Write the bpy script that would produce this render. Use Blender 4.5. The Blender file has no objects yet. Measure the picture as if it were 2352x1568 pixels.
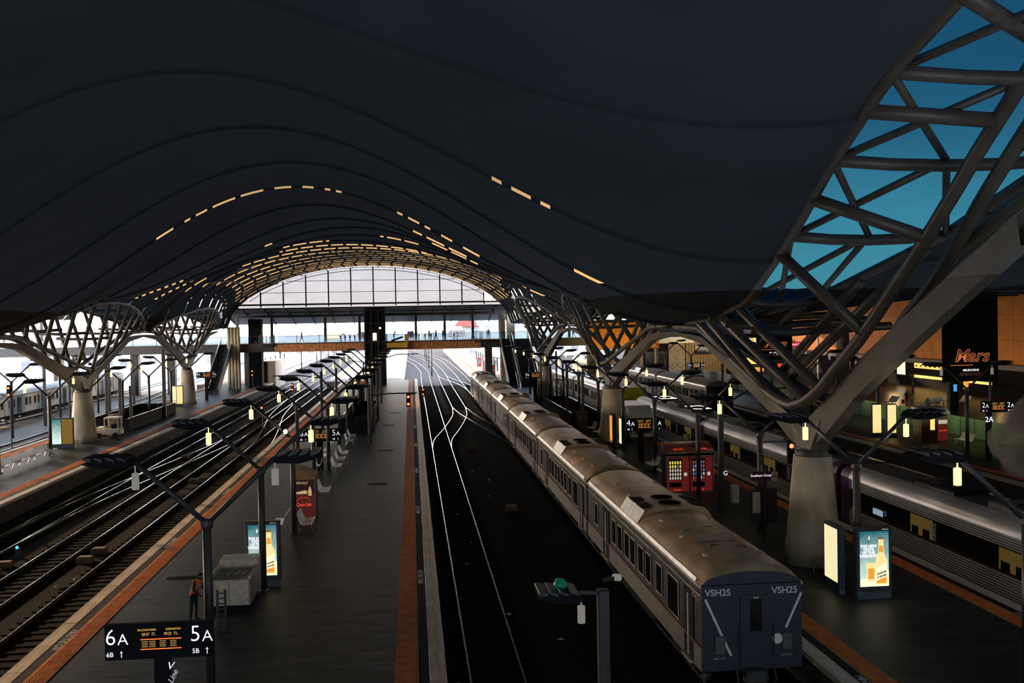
import bpy, math, random
from mathutils import Vector, Matrix
random.seed(7)
PI = math.pi
S = bpy.context.scene
COL = S.collection

# ------------------------------------------------------------------ camera, world, sun, exposure
cam_d = bpy.data.cameras.new('camera'); cam = bpy.data.objects.new('camera', cam_d); COL.objects.link(cam)
RX = (0.99483355, -0.0200772, 0.09951435)      # rows of the view rotation (x right, y down, z forward -> world)
RY = (-0.09991225, -0.01989595, 0.99479731)
RZ = (-0.01799281, -0.99960045, -0.02179911)
cam.matrix_world = Matrix(((RX[0], -RX[1], -RX[2], 0), (RY[0], -RY[1], -RY[2], 0), (RZ[0], -RZ[1], -RZ[2], 11.0), (0, 0, 0, 1)))
cam_d.sensor_width = 36; cam_d.lens = 35.204; cam_d.clip_end = 2000
S.camera = cam
S.view_settings.view_transform = 'Standard'; S.view_settings.look = 'None'
S.view_settings.gamma = 1; S.view_settings.use_curve_mapping = False
S.view_settings.exposure = 0.0
S.cycles.use_denoising = True
S.cycles.max_bounces = 8; S.cycles.diffuse_bounces = 3; S.cycles.glossy_bounces = 3
S.cycles.transparent_max_bounces = 16; S.cycles.sample_clamp_indirect = 6
S.cycles.caustics_reflective = False; S.cycles.caustics_refractive = False

w = bpy.data.worlds.new('sky'); S.world = w; w.use_nodes = True
nt = w.node_tree; nt.nodes.clear()
tc = nt.nodes.new('ShaderNodeTexCoord'); sp = nt.nodes.new('ShaderNodeSeparateXYZ')
nt.links.new(tc.outputs['Generated'], sp.inputs[0])
cr = nt.nodes.new('ShaderNodeValToRGB'); nt.links.new(sp.outputs['Z'], cr.inputs[0])
el = cr.color_ramp.elements
SKY = [(0.0, (1.0, .78, .56)), (0.04, (1.0, .84, .68)), (0.09, (.82, .75, .68)), (0.16, (.38, .40, .43)), (0.22, (.22, .27, .33)), (0.4, (.13, .18, .25)), (1.0, (.08, .12, .18))]
el[0].position, el[0].color = SKY[0][0], SKY[0][1] + (1,)
el[1].position, el[1].color = SKY[-1][0], SKY[-1][1] + (1,)
for p, c in SKY[1:-1]:
    e = el.new(p); e.color = c + (1,)
bg = nt.nodes.new('ShaderNodeBackground'); bg.inputs['Strength'].default_value = 16.0
nt.links.new(cr.outputs[0], bg.inputs[0])
ow = nt.nodes.new('ShaderNodeOutputWorld'); nt.links.new(bg.outputs[0], ow.inputs[0])

def light(name, kind, loc, energy, color, rot=(0, 0, 0), size=1, sy=None, spread=None):
    d = bpy.data.lights.new(name, kind); d.energy = energy; d.color = color
    if kind == 'AREA':
        d.shape = 'RECTANGLE'; d.size = size; d.size_y = sy or size
        if spread: d.spread = spread
    elif kind == 'SUN': d.angle = size
    else: d.shadow_soft_size = size
    o = bpy.data.objects.new(name, d); o.location = loc; o.rotation_euler = rot; COL.objects.link(o); return o
# low morning sun beyond the far end of the hall
sun = light('sun', 'SUN', (0, 0, 60), 4.5, (1.0, .66, .36), size=math.radians(1.0))
sd = Vector((-.72, .66, .19)).normalized()
sun.rotation_euler = sd.to_track_quat('Z', 'Y').to_euler()
# unseen fill lights added behind the camera, one cool and one warm
light('hall_fill', 'AREA', (-6, -12, 3.0), 2700, (.64, .80, 1.0), rot=(math.radians(118), 0, 0), size=90, sy=5, spread=math.radians(95))
for yy in (8, 50, 92, 134): light('roof_fill', 'AREA', (-8, yy, 12.0), 1900, (.66, .80, 1.0), rot=(PI, 0, 0), size=128, sy=40)  # unseen upward fill sheets added to lift the dark roof
light('hall_fill', 'AREA', (-6, -13, 12.0), 1250, (1.0, .80, .56), rot=(math.radians(72), 0, 0), size=60, sy=5)

# warm fill spots added above the brown train, no lamps hang there
for yy in (34, 56, 80, 106):
    l_ = light('train_fill', 'SPOT', (8.6, yy, 16.5), 2600, (1.0, .72, .42), rot=(math.radians(12), 0, 0), size=.05); l_.data.spot_size = math.radians(66); l_.data.spot_blend = 1.0

# ------------------------------------------------------------------ materials
MATS = {}
def mat(name, col, rough=.6, metal=0.0, var=.15, scale=3.0, bump=0.0, emit=None, es=0, spec=.5, col2=None, kind='noise', stretch=(1, 1, 1)):
    if name in MATS: return MATS[name]
    m = bpy.data.materials.new(name); m.use_nodes = True; t = m.node_tree; b = t.nodes['Principled BSDF']
    b.inputs['Roughness'].default_value = rough; b.inputs['Metallic'].default_value = metal
    b.inputs['Specular IOR Level'].default_value = spec
    c1 = tuple(col) + (1,)
    c2 = tuple(col2) + (1,) if col2 else tuple(min(1, c * (1 + var * 2)) for c in col) + (1,)
    c0 = c1 if col2 else tuple(c * (1 - var) for c in col) + (1,)
    co = t.nodes.new('ShaderNodeTexCoord'); mp = t.nodes.new('ShaderNodeMapping')
    t.links.new(co.outputs['Object'], mp.inputs[0]); mp.inputs['Scale'].default_value = stretch
    nz = t.nodes.new('ShaderNodeTexNoise'); nz.inputs['Scale'].default_value = scale; nz.inputs['Detail'].default_value = 5
    t.links.new(mp.outputs[0], nz.inputs[0])
    r = t.nodes.new('ShaderNodeValToRGB'); r.color_ramp.elements[0].position = .35; r.color_ramp.elements[1].position = .68
    r.color_ramp.elements[0].color = c0; r.color_ramp.elements[1].color = c2
    t.links.new(nz.outputs['Fac'], r.inputs[0]); t.links.new(r.outputs[0], b.inputs['Base Color'])
    if bump:
        bp = t.nodes.new('ShaderNodeBump'); bp.inputs['Strength'].default_value = bump; bp.inputs['Distance'].default_value = .05
        t.links.new(nz.outputs['Fac'], bp.inputs['Height']); t.links.new(bp.outputs[0], b.inputs['Normal'])
    if emit:
        b.inputs['Emission Color'].default_value = tuple(emit) + (1,); b.inputs['Emission Strength'].default_value = es
    MATS[name] = m; return m
def glass(name, tint, gloss=.08, rough=.05, diff=0.0, dcol=(.5, .5, .5)):
    m = bpy.data.materials.new(name); m.use_nodes = True; t = m.node_tree; t.nodes.clear()
    tr = t.nodes.new('ShaderNodeBsdfTransparent'); gl = t.nodes.new('ShaderNodeBsdfGlossy'); mx = t.nodes.new('ShaderNodeMixShader')
    co = t.nodes.new('ShaderNodeTexCoord'); nz = t.nodes.new('ShaderNodeTexNoise'); nz.inputs['Scale'].default_value = .35
    t.links.new(co.outputs['Object'], nz.inputs[0])
    r = t.nodes.new('ShaderNodeValToRGB')
    r.color_ramp.elements[0].color = tuple(c * .85 for c in tint) + (1,); r.color_ramp.elements[1].color = tuple(min(1, c * 1.15) for c in tint) + (1,)
    t.links.new(nz.outputs['Fac'], r.inputs[0]); t.links.new(r.outputs[0], tr.inputs[0])
    gl.inputs['Roughness'].default_value = rough; gl.inputs['Color'].default_value = (.8, .85, .9, 1)
    mx.inputs[0].default_value = gloss
    t.links.new(tr.outputs[0], mx.inputs[1]); t.links.new(gl.outputs[0], mx.inputs[2]); last = mx
    if diff:
        df = t.nodes.new('ShaderNodeBsdfTranslucent'); df.inputs[0].default_value = tuple(dcol) + (1,)
        m2 = t.nodes.new('ShaderNodeMixShader'); m2.inputs[0].default_value = diff
        t.links.new(mx.outputs[0], m2.inputs[1]); t.links.new(df.outputs[0], m2.inputs[2]); last = m2
    o = t.nodes.new('ShaderNodeOutputMaterial'); t.links.new(last.outputs[0], o.inputs[0]); MATS[name] = m; return m
def glow(name, col, es, col2=None, axis='Z', pos=(0, 1), rng=(0, 1)):
    m = bpy.data.materials.new(name); m.use_nodes = True; t = m.node_tree; b = t.nodes['Principled BSDF']
    b.inputs['Base Color'].default_value = tuple(c * .2 for c in col) + (1,); b.inputs['Roughness'].default_value = .4
    b.inputs['Emission Strength'].default_value = es
    co = t.nodes.new('ShaderNodeTexCoord'); s2 = t.nodes.new('ShaderNodeSeparateXYZ'); t.links.new(co.outputs['Object'], s2.inputs[0])
    mr = t.nodes.new('ShaderNodeMapRange'); mr.inputs[1].default_value, mr.inputs[2].default_value = rng
    nz = t.nodes.new('ShaderNodeTexNoise'); nz.inputs['Scale'].default_value = 4
    t.links.new(co.outputs['Object'], nz.inputs[0])
    ad = t.nodes.new('ShaderNodeMath'); ad.operation = 'MULTIPLY_ADD'; ad.inputs[1].default_value = .35
    t.links.new(nz.outputs['Fac'], ad.inputs[0]); t.links.new(s2.outputs[axis], mr.inputs[0]); t.links.new(mr.outputs[0], ad.inputs[2])
    r = t.nodes.new('ShaderNodeValToRGB'); r.color_ramp.elements[0].position = .17; r.color_ramp.elements[1].position = 1.0
    r.color_ramp.elements[0].color = tuple(col) + (1,); r.color_ramp.elements[1].color = tuple(col2 or col) + (1,)
    t.links.new(ad.outputs[0], r.inputs[0]); t.links.new(r.outputs[0], b.inputs['Emission Color'])
    MATS[name] = m; return m

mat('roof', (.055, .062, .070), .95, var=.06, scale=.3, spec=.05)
mat('roof_riser', (.032, .036, .042), .95, var=.06, spec=.02)  # shade put into the colour so risers hardly catch the fill light
mat('roof_rib', (.42, .36, .28), .5, var=.1)
mat('amber_rib', (.55, .38, .2), .45, var=.1)
mat('steel', (.075, .060, .044), .42, var=.12, scale=2, spec=.5)
mat('steel_plate', (.12, .105, .08), .5, var=.1, scale=2)
mat('concrete', (.55, .48, .35), .55, var=.18, scale=1.5, bump=.15, stretch=(1, 1, .4))
mat('dark_steel', (.045, .045, .048), .5, var=.1)
mat('pole', (.05, .048, .046), .45, var=.12)
mat('asphalt', (.030, .036, .037), .5, spec=.14, var=.25, scale=1.3, bump=.3, col2=(.060, .066, .064), stretch=(.5, 1.6, 1))
mat('band', (.02, .02, .022), .8, spec=.15, var=.2)
mat('coping', (.86, .68, .46), .5, col2=(.55, .40, .25), scale=2.2, bump=.2, stretch=(3, .3, 1))
mat('coping_pale', (.90, .80, .66), .6, col2=(.62, .54, .44), scale=2.2, bump=.1, stretch=(3, .3, 1))
mat('platform_wall', (.06, .05, .04), .9, var=.3, scale=2)
mat('tactile', (.95, .27, .08), .7, spec=.2, var=.2, scale=3)
mat('yellow_paint', (.75, .45, .06), .6)
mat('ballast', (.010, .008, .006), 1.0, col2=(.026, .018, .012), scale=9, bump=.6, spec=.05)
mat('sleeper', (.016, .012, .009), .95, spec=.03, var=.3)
mat('rail', (.62, .66, .70), .22, metal=1.0, var=.05)
mat('rail_side', (.07, .04, .025), .8)
mat('ground_far', (.085, .050, .040), .9, var=.25, scale=1.5)
mat('pale_building', (.93, .90, .84), .8, var=.08, scale=.2)
mat('pale_window', (.30, .30, .32), .2)
mat('pale_platform', (.62, .52, .44), .8, var=.1, scale=.6)
mat('white_paint', (.78, .78, .76), .45, var=.05)
mat('bench_metal', (.95, .94, .92), .38, metal=.1, var=.06)
mat('bench_dark', (.30, .29, .27), .4, metal=.3)
mat('black', (.012, .013, .016), .85, var=.1, spec=.15)
mat('black_gloss', (.008, .009, .012), .12)
mat('train_roof', (.60, .42, .25), .46, col2=(.34, .20, .09), scale=1.6, bump=.4, metal=.15, stretch=(1.2, .5, 1))
mat('train_roof_old', (.17, .115, .07), .6, col2=(.10, .06, .035), scale=1.2, bump=.2)
mat('train_edge', (.72, .68, .60), .34, metal=.6, var=.1)
mat('train_dark', (.045, .034, .026), .4, var=.15)
mat('train_lower', (.16, .125, .09), .5, var=.15)
mat('train_red', (.16, .045, .03), .5)
mat('train_navy', (.018, .024, .040), .5, var=.15)
mat('train_tan', (.40, .30, .21), .5, var=.15)
mat('train_trim', (.50, .42, .30), .5)
mat('vline_silver', (.80, .76, .78), .32, metal=.6, var=.06, scale=.8)
mat('vline_flute', (.95, .90, .82), .4, metal=.1, var=.05)
mat('vline_purple', (.10, .035, .10), .3)
mat('vline_black', (.012, .012, .014), .15)
mat('gear', (.10, .10, .10), .6)
mat('metro_white', (.82, .80, .76), .4, var=.06)
mat('metro_teal', (.02, .36, .52), .4, col2=(.01, .16, .32), scale=1.5)
mat('metro_blue', (.03, .07, .22), .4)
mat('loco_yellow', (.72, .66, .04), .5)
mat('loco_blue', (.03, .06, .22), .5)
mat('red_paint', (.36, .02, .015), .35, var=.1)
mat('red_dark', (.10, .014, .01), .4)
mat('red_roof', (.55, .10, .06), .7)
mat('hi_vis_orange', (1.0, .20, .02), .7, emit=(1, .15, .02), es=.0)
mat('hi_vis_lime', (.62, .85, .05), .7)
mat('skin', (.42, .25, .17), .6)
mat('cloth_dark', (.018, .02, .026), .9)
mat('cloth_grey', (.20, .22, .25), .9)
mat('hair', (.03, .02, .015), .8)
mat('hair_blond', (.45, .30, .14), .8)
mat('booth', (.80, .68, .50), .6, var=.12, scale=6)
mat('booth_side', (.48, .44, .40), .6, var=.1)
mat('orange_wall', (.46, .165, .016), .7, var=.12, scale=.7)
mat('brown_clad', (.62, .26, .11), .6, var=.2, scale=2)
mat('purple_soffit', (.16, .12, .14), .45, var=.1)
mat('tile_floor', (.10, .055, .03), .28, var=.3, scale=.8)
mat('green_wall', (.16, .26, .13), .5, var=.25, scale=.5)
mat('stone_wall', (.30, .26, .20), .8, var=.3, scale=3, bump=.4)
mat('corrugated', (.30, .20, .09), .6, var=.2, scale=4, stretch=(6, 1, .3))
mat('yellow_cab', (.75, .48, .03), .5)
mat('steel_bright', (.65, .64, .60), .25, metal=.8)
mat('tyre', (.02, .02, .02), .9)
mat('truck_white', (.72, .70, .60), .4, var=.06)
mat('litter', (.55, .50, .42), .8)
mat('rust_box', (.16, .09, .05), .8, var=.3)
glass('end_glass', (.048, .055, .072), .01)
glass('sky_glass', (.0030, .019, .031), .003, rough=.3)
glass('clear_glass', (.045, .055, .062), .01)
glass('amber_glass', (.07, .045, .02), .01)
glass('rail_glass', (.84, .92, .92), .06)
glass('green_glass', (.30, .50, .34), .10, rough=.1, diff=.35, dcol=(.4, .5, .2))
glow('lantern', (1.0, .80, .42), 1.25)
glow('lantern_off', (.5, .48, .42), .35)
glow('glint_glow', (1.0, .72, .35), 60)  # glow of the bead that imitates a sun glint
glow('red_light', (1.0, .10, .03), 6)
glow('blue_light', (.05, .35, 1.0), 3)
glow('sign_white', (.92, .92, 1.0), 1.0)
glow('sign_dim', (.9, .9, 1.0), .45)
glow('led_orange', (1.0, .20, .04), 1.1)
glow('led_amber', (1.0, .60, .15), .6)
glow('ad_teal', (.70, .92, .78), 1.0, (.0, .12, .16), rng=(.6, 2.7))
glow('ad_gold', (.95, .62, .10), 1.0, (1.0, .80, .35), rng=(0, 1))
glow('ad_cream', (.95, .88, .60), 1.15)
glow('ad_amber', (.95, .40, .05), .9)
glow('ad_brown', (.30, .16, .03), .6)
glow('warm_panel', (1.0, .62, .16), 1.3)
glow('warm_white', (1.0, .85, .55), 1.6)
glow('side_panel', (1.0, .88, .50), .95)
glow('red_sign', (.75, .02, .06), .8)
glow('coke_red', (.95, .08, .02), .9)
glow('blue_screen', (.08, .36, .75), .9)
glow('neon_orange', (.85, .25, .07), .55)
glow('neon_dim', (.18, .045, .03), .35)
glow('snack_yellow', (.9, .75, .12), .75)
glow('snack_white', (.8, .75, .62), .55)
glow('snack_red', (.7, .10, .06), .5)
glow('snack_blue', (.15, .3, .7), .5)
glow('machine_panel', (.14, .012, .010), .6)
glow('train_inside', (.30, .19, .04), .22)

# ------------------------------------------------------------------ mesh helpers
class MB:
    def __init__(s): s.v = []; s.f = []
    def quad(s, a, b, c, d): n = len(s.v); s.v += [a, b, c, d]; s.f.append((n, n + 1, n + 2, n + 3)); return s
    def poly(s, pts): n = len(s.v); s.v += list(pts); s.f.append(tuple(range(n, n + len(pts)))); return s
    def box(s, x0, x1, y0, y1, z0, z1, rz=0, c=None):
        P = [(x0, y0, z0), (x1, y0, z0), (x1, y1, z0), (x0, y1, z0), (x0, y0, z1), (x1, y0, z1), (x1, y1, z1), (x0, y1, z1)]
        if rz:
            cx, cy = c or ((x0 + x1) / 2, (y0 + y1) / 2); k, q = math.cos(rz), math.sin(rz)
            P = [(cx + (x - cx) * k - (y - cy) * q, cy + (x - cx) * q + (y - cy) * k, z) for x, y, z in P]
        n = len(s.v); s.v += P
        s.f += [tuple(n + i for i in f) for f in ((0, 3, 2, 1), (4, 5, 6, 7), (0, 1, 5, 4), (1, 2, 6, 5), (2, 3, 7, 6), (3, 0, 4, 7))]
        return s
    def rbox(s, x0, x1, y0, y1, z0, z1, r=.03):      # box with chamfered vertical and top edges
        n = len(s.v)
        def ring(i, z): return [(x0 + i + r, y0 + i, z), (x1 - i - r, y0 + i, z), (x1 - i, y0 + i + r, z), (x1 - i, y1 - i - r, z), (x1 - i - r, y1 - i, z), (x0 + i + r, y1 - i, z), (x0 + i, y1 - i - r, z), (x0 + i, y0 + i + r, z)]
        s.v += ring(0, z0) + ring(0, z1 - r) + ring(r, z1)
        for k in range(2):
            for i in range(8): a, b = n + k * 8 + i, n + k * 8 + (i + 1) % 8; s.f.append((a, b, b + 8, a + 8))
        s.f.append(tuple(n + i for i in reversed(range(8)))); s.f.append(tuple(n + 16 + i for i in range(8))); return s
    def tube(s, pts, r, n=8, cap=True, r2=None):
        pts = [Vector(p) for p in pts]; m = len(pts); base = len(s.v)
        up = None
        for i, p in enumerate(pts):
            d = (pts[min(i + 1, m - 1)] - pts[max(i - 1, 0)]).normalized()
            if up is None: up = Vector((0, 0, 1)) if abs(d.z) < .9 else Vector((1, 0, 0))
            a = d.cross(up).normalized(); b = a.cross(d).normalized(); up = b
            rr = r + ((r2 - r) * i / (m - 1) if r2 is not None else 0)
            for k in range(n):
                t = 2 * PI * k / n; q = p + a * (math.cos(t) * rr) + b * (math.sin(t) * rr); s.v.append(tuple(q))
        for i in range(m - 1):
            for k in range(n):
                a = base + i * n + k; b = base + i * n + (k + 1) % n; s.f.append((a, b, b + n, a + n))
        if cap: s.f.append(tuple(base + k for k in reversed(range(n)))); s.f.append(tuple(base + (m - 1) * n + k for k in range(n)))
        return s
    def bar(s, a, b, wd, ht):        # rectangular bar, width across, height up
        a, b = Vector(a), Vector(b); d = (b - a).normalized(); u = Vector((0, 0, 1)) if abs(d.z) < .95 else Vector((1, 0, 0))
        x = d.cross(u).normalized(); z = x.cross(d).normalized(); n = len(s.v)
        for p in (a, b):
            for i, j in ((-1, -1), (1, -1), (1, 1), (-1, 1)): s.v.append(tuple(p + x * (wd / 2 * i) + z * (ht / 2 * j)))
        s.f += [tuple(n + i for i in f) for f in ((3, 2, 1, 0), (4, 5, 6, 7), (0, 1, 5, 4), (1, 2, 6, 5), (2, 3, 7, 6), (3, 0, 4, 7))]; return s
    def lathe(s, cx, cy, prof, n=24, sx=1):
        base = len(s.v)
        for r, z in prof:
            for k in range(n): t = 2 * PI * k / n; s.v.append((cx + r * math.cos(t) * sx, cy + r * math.sin(t), z))
        for i in range(len(prof) - 1):
            for k in range(n): a = base + i * n + k; b = base + i * n + (k + 1) % n; s.f.append((a, b, b + n, a + n))
        s.f.append(tuple(base + k for k in reversed(range(n)))); s.f.append(tuple(base + (len(prof) - 1) * n + k for k in range(n))); return s
    def prism(s, prof, y0, y1, axis='y', cap=True):     # closed profile (a, z) swept along an axis
        n = len(s.v); m = len(prof)
        for yy in (y0, y1):
            for a, z in prof: s.v.append((a, yy, z) if axis == 'y' else (yy, a, z))
        for i in range(m): j = (i + 1) % m; s.f.append((n + i, n + j, n + m + j, n + m + i))
        if cap: s.f.append(tuple(n + i for i in reversed(range(m)))); s.f.append(tuple(n + m + i for i in range(m)))
        return s
    def sheet(s, rows):      # open lofted grid
        n = len(s.v); m = len(rows[0])
        for r in rows: s.v += [tuple(p) for p in r]
        for i in range(len(rows) - 1):
            for k in range(m - 1): a = n + i * m + k; s.f.append((a, a + 1, a + m + 1, a + m))
        return s
    def build(s, name, m, parent=None, smooth=False, kind=None, label=None):
        me = bpy.data.meshes.new(name)
        off = (0, 0, 0)
        if parent is not None:
            off = Vector(parent.location) if parent.parent is None else Vector(parent.location) + Vector(parent.parent.location)
        me.from_pydata([(p[0] - off[0], p[1] - off[1], p[2] - off[2]) for p in s.v], [], s.f)
        me.materials.append(MATS[m] if isinstance(m, str) else m)
        if smooth: me.polygons.foreach_set('use_smooth', [True] * len(me.polygons))
        me.update()
        o = bpy.data.objects.new(name, me); COL.objects.link(o)
        if parent is not None: o.parent = parent
        if kind: o['kind'] = kind
        if label: o['label'] = label
        return o
def thing(name, label, cat, loc=(0, 0, 0), group=None, kind=None):
    o = bpy.data.objects.new(name, None); o.empty_display_size = .2; COL.objects.link(o); o.location = loc
    tag(o, label, cat, group, kind); return o
def tag(o, label=None, cat=None, group=None, kind=None):
    if label: o['label'] = label
    if cat: o['category'] = cat
    if group: o['group'] = group
    if kind: o['kind'] = kind
    return o
def ch_of(o): return list(o.children)
def dup(root, loc, rz=0, label=None, group=None, skip=()):
    r = root.copy(); COL.objects.link(r); r.location = loc; r.rotation_euler = (0, 0, rz)
    if label: r['label'] = label
    if group: r['group'] = group
    for ch in ch_of(root):
        c = ch.copy(); COL.objects.link(c); c.parent = r
        for g in ch_of(ch): d = g.copy(); COL.objects.link(d); d.parent = c
    return r
def text(body, size, loc, m, parent=None, rot=(PI / 2, 0, 0), align='CENTER', shear=0, ext=.004, name='lettering', bold=0, sx=1):
    d = bpy.data.curves.new(name, 'FONT'); d.body = body; d.size = size; d.align_x = align; d.align_y = 'CENTER'
    d.extrude = ext; d.shear = shear; d.offset = bold; d.resolution_u = 3; d.space_line = .85
    tmp = bpy.data.objects.new('t', d)
    me = bpy.data.meshes.new_from_object(tmp); me.materials.clear(); me.materials.append(MATS[m]); me.name = name
    bpy.data.objects.remove(tmp); bpy.data.curves.remove(d)
    o = bpy.data.objects.new(name, me); COL.objects.link(o)
    o.rotation_euler = rot; o.scale = (sx, 1, 1)
    p = Vector(loc)
    if parent is not None:
        o.parent = parent; p = p - Vector(parent.location)
        if parent.parent is not None: p = p - Vector(parent.parent.location)
    o.location = p; return o
ORD = ['nearest', 'second', 'third', 'fourth', 'fifth', 'sixth', 'seventh', 'eighth', 'ninth', 'tenth', 'eleventh', 'twelfth', 'thirteenth', 'fourteenth', 'fifteenth']
def sstep(a, b, x): t = max(0, min(1, (x - a) / (b - a))); return t * t * (3 - 2 * t)
def interp(tab, x):
    if x <= tab[0][0]: return tab[0][1]
    for (a, p), (b, q) in zip(tab, tab[1:]):
        if x <= b: return p + (q - p) * (x - a) / (b - a)
    return tab[-1][1]
PZ = 1.05

# ------------------------------------------------------------------ ground, platforms
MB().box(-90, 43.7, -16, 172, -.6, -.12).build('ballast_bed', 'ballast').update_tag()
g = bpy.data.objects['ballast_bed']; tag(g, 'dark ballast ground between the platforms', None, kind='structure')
g = MB().box(-300, -36.5, 90, 600, -.3, -.085).build('street', 'pale_platform'); tag(g, 'pale bright street ground at the far left', None, kind='structure')
g = MB().box(-300, 160, 172.05, 600, -.6, -.10).build('ground', 'ground_far'); tag(g, 'sunlit rail yard ground beyond the footbridge', None, kind='structure')

def platform(x0, x1, y0, y1, label, top='asphalt', edges='LR', pale='coping', ends=170):
    t = thing('station_platform', label, None, ((x0 + x1) / 2, y0, 0), kind='structure')
    MB().box(x0 + (.45 if 'L' in edges else 0), x1 - (.45 if 'R' in edges else -.14), y0, y1, -.1, PZ).build('deck', top, t)
    for s in edges:
        def X(a): return x0 + a if s == 'L' else x1 - a
        def bx(a, b, z0, z1, nm, m, k=None, ya=y0, yb=y1):
            xa, xb = sorted((X(a), X(b))); return MB().box(xa, xb, ya, yb, z0, z1).build(nm, m, t, kind=k)
        xa, xb = sorted((X(.12), X(.45)))
        MB().box(xa, xb, y0, y1, -.1, PZ - .16).build('edge_wall', 'platform_wall', t)
        # coping stones, one slab each
        yy = y0; i = 0
        me = None
        xa, xb = sorted((X(0), X(.48)))
        while yy < y1:
            L = 2.4
            if i == 0:
                o = MB().rbox(xa, xb, yy + .008, yy + L - .008, PZ - .16, PZ + .012, .012).build('coping_slab', pale, t); me = o
            else:
                c = me.copy(); COL.objects.link(c); c.location = (random.uniform(-.008, .008), i * L, random.uniform(-.003, .004))
            yy += L; i += 1
        bx(.50, .80, PZ, PZ + .004, 'black_band', 'band')
        bx(.84, 1.46, PZ, PZ + .010, 'tactile_strip', 'tactile')
        r = MB()
        for k in range(9):
            a = .875 + k * .068; xa, xb = sorted((X(a), X(a + .034))); r.box(xa, xb, y0, y1, PZ + .010, PZ + .019)
        r.build('tactile_rib', 'tactile', t, kind='stuff')
        bx(.795, .825, PZ, PZ + .008, 'yellow_line', 'yellow_paint')
    return t
p5 = platform(-11.87, .80, 18, 172, 'long dark platform in the middle with orange tactile strips along both edges')
p4 = platform(11.35, 20.3, 18, 172, 'platform between the brown train and the silver train', pale='coping_pale')
p7 = platform(-33.0, -23.35, 40, 172, 'left platform with white benches and an orange strip along the pit', pale='coping_pale')
p2 = platform(34.6, 43.6, 30, 172, 'right platform beside the green glass fence', edges='L', pale='coping_pale')
for (xx, ys, rz) in ((.16, (25, 39, 53, 67, 81, 95), PI / 2), (11.99, (25.2, 39, 53), -PI / 2), (-11.2, (33, 47, 61), -PI / 2), (19.66, (30, 45), PI / 2)):
    par = p5 if xx in (.16, -11.2) else p4
    for yy in ys: text('MIND THE GAP', .30, (xx, yy, PZ + .008), 'white_paint', par, rot=(0, 0, rz), ext=.001, bold=.004, sx=1.0)
# weed-like wear: drain covers on the middle platform
for k, (x, y) in enumerate([(-2.3, 62), (-2.2, 78), (-2.4, 97), (-1.9, 110), (-9.2, 40.5)]):
    m = MB().box(x - .6, x + .6, y - .18, y + .18, PZ, PZ + .012)
    for i in range(8): m.box(x - .55 + i * .14, x - .5 + i * .14, y - .14, y + .14, PZ + .012, PZ + .022)
    tag(m.build('drain_cover', 'black'), 'dark slotted drain cover on the middle platform, %s from the camera' % (['third', 'fourth', 'fifth', 'sixth', 'nearest'][k]), 'drain cover', 'drain covers')

# outside platforms beyond the bridge
for x0, x1, lab in ((-14.5, -1.5, 'sunlit platform continuing beyond the footbridge, left of the tracks'), (11.2, 24, 'sunlit platform continuing beyond the footbridge, right of the tracks'), (-36, -27.5, 'sunlit platform beyond the footbridge behind the left stairs')):
    t = thing('station_platform', lab, None, ((x0 + x1) / 2, 172, 0), kind='structure')
    MB().box(x0, x1, 172.1, 360, -.1, 1.0).build('deck', 'pale_platform', t)
    MB().box(x0, x0 + .5, 172.1, 360, .9, 1.03).build('edge', 'coping_pale', t); MB().box(x1 - .5, x1, 172.1, 360, .9, 1.03).build('edge', 'coping_pale', t)
    MB().box(x0 + .9, x0 + 1.5, 172.1, 360, 1.0, 1.02).build('tactile_strip', 'tactile', t)

# ------------------------------------------------------------------ tracks
def offs(pts, d):
    out = []
    for i, (x, y) in enumerate(pts):
        a = pts[max(i - 1, 0)]; b = pts[min(i + 1, len(pts) - 1)]; dx, dy = b[0] - a[0], b[1] - a[1]; L = math.hypot(dx, dy) or 1
        out.append((x + dy / L * d, y - dx / L * d))
    return out
def smooth_path(ctrl, n=10):
    out = []
    P = [ctrl[0]] + ctrl + [ctrl[-1]]
    for i in range(1, len(P) - 2):
        p0, p1, p2, p3 = P[i - 1:i + 3]
        for k in range(n):
            t = k / n
            out.append(tuple(.5 * ((2 * p1[j]) + (-p0[j] + p2[j]) * t + (2 * p0[j] - 5 * p1[j] + 4 * p2[j] - p3[j]) * t * t + (-p0[j] + 3 * p1[j] - 3 * p2[j] + p3[j]) * t ** 3) for j in (0, 1)))
    out.append(ctrl[-1]); return out
def track(label, ctrl, g=.82, sleepers=True, z=0.05, n=8):
    pts = smooth_path(ctrl, n) if len(ctrl) > 2 else ctrl
    t = thing('railway_track', label, 'railway track', (pts[0][0], pts[0][1], -.12), 'railway tracks')
    for s in (-1, 1):
        q = offs(pts, g * s)
        def strip(half, z0, z1):
            m = MB(); n0 = 0
            A = offs(q, -half); B = offs(q, half)
            rows = [[(a[0], a[1], z0), (a[0], a[1], z1), (b[0], b[1], z1), (b[0], b[1], z0)] for a, b in zip(A, B)]
            return m.sheet(rows)
        r = strip(.030, z - .035, z).build('rail', 'rail', t)
        m2 = strip(.02, z - .15, z - .034); m2.sheet([[(a[0], a[1], z - .15), (b[0], b[1], z - .15)] for a, b in zip(offs(q, -.07), offs(q, .07))]); m2.build('rail_web', 'rail_side', r)
    if sleepers:
        m = MB(); acc = 0
        for (x0, y0), (x1, y1) in zip(pts, pts[1:]):
            L = math.hypot(x1 - x0, y1 - y0); k = int(L / .7)
            ang = math.atan2(y1 - y0, x1 - x0) - PI / 2
            for i in range(k):
                f = (i + .5) / max(k, 1); cx, cy = x0 + (x1 - x0) * f, y0 + (y1 - y0) * f
                if cy > 172: continue
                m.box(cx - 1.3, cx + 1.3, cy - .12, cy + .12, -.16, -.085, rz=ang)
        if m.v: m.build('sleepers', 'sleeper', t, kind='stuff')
    return t
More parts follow.
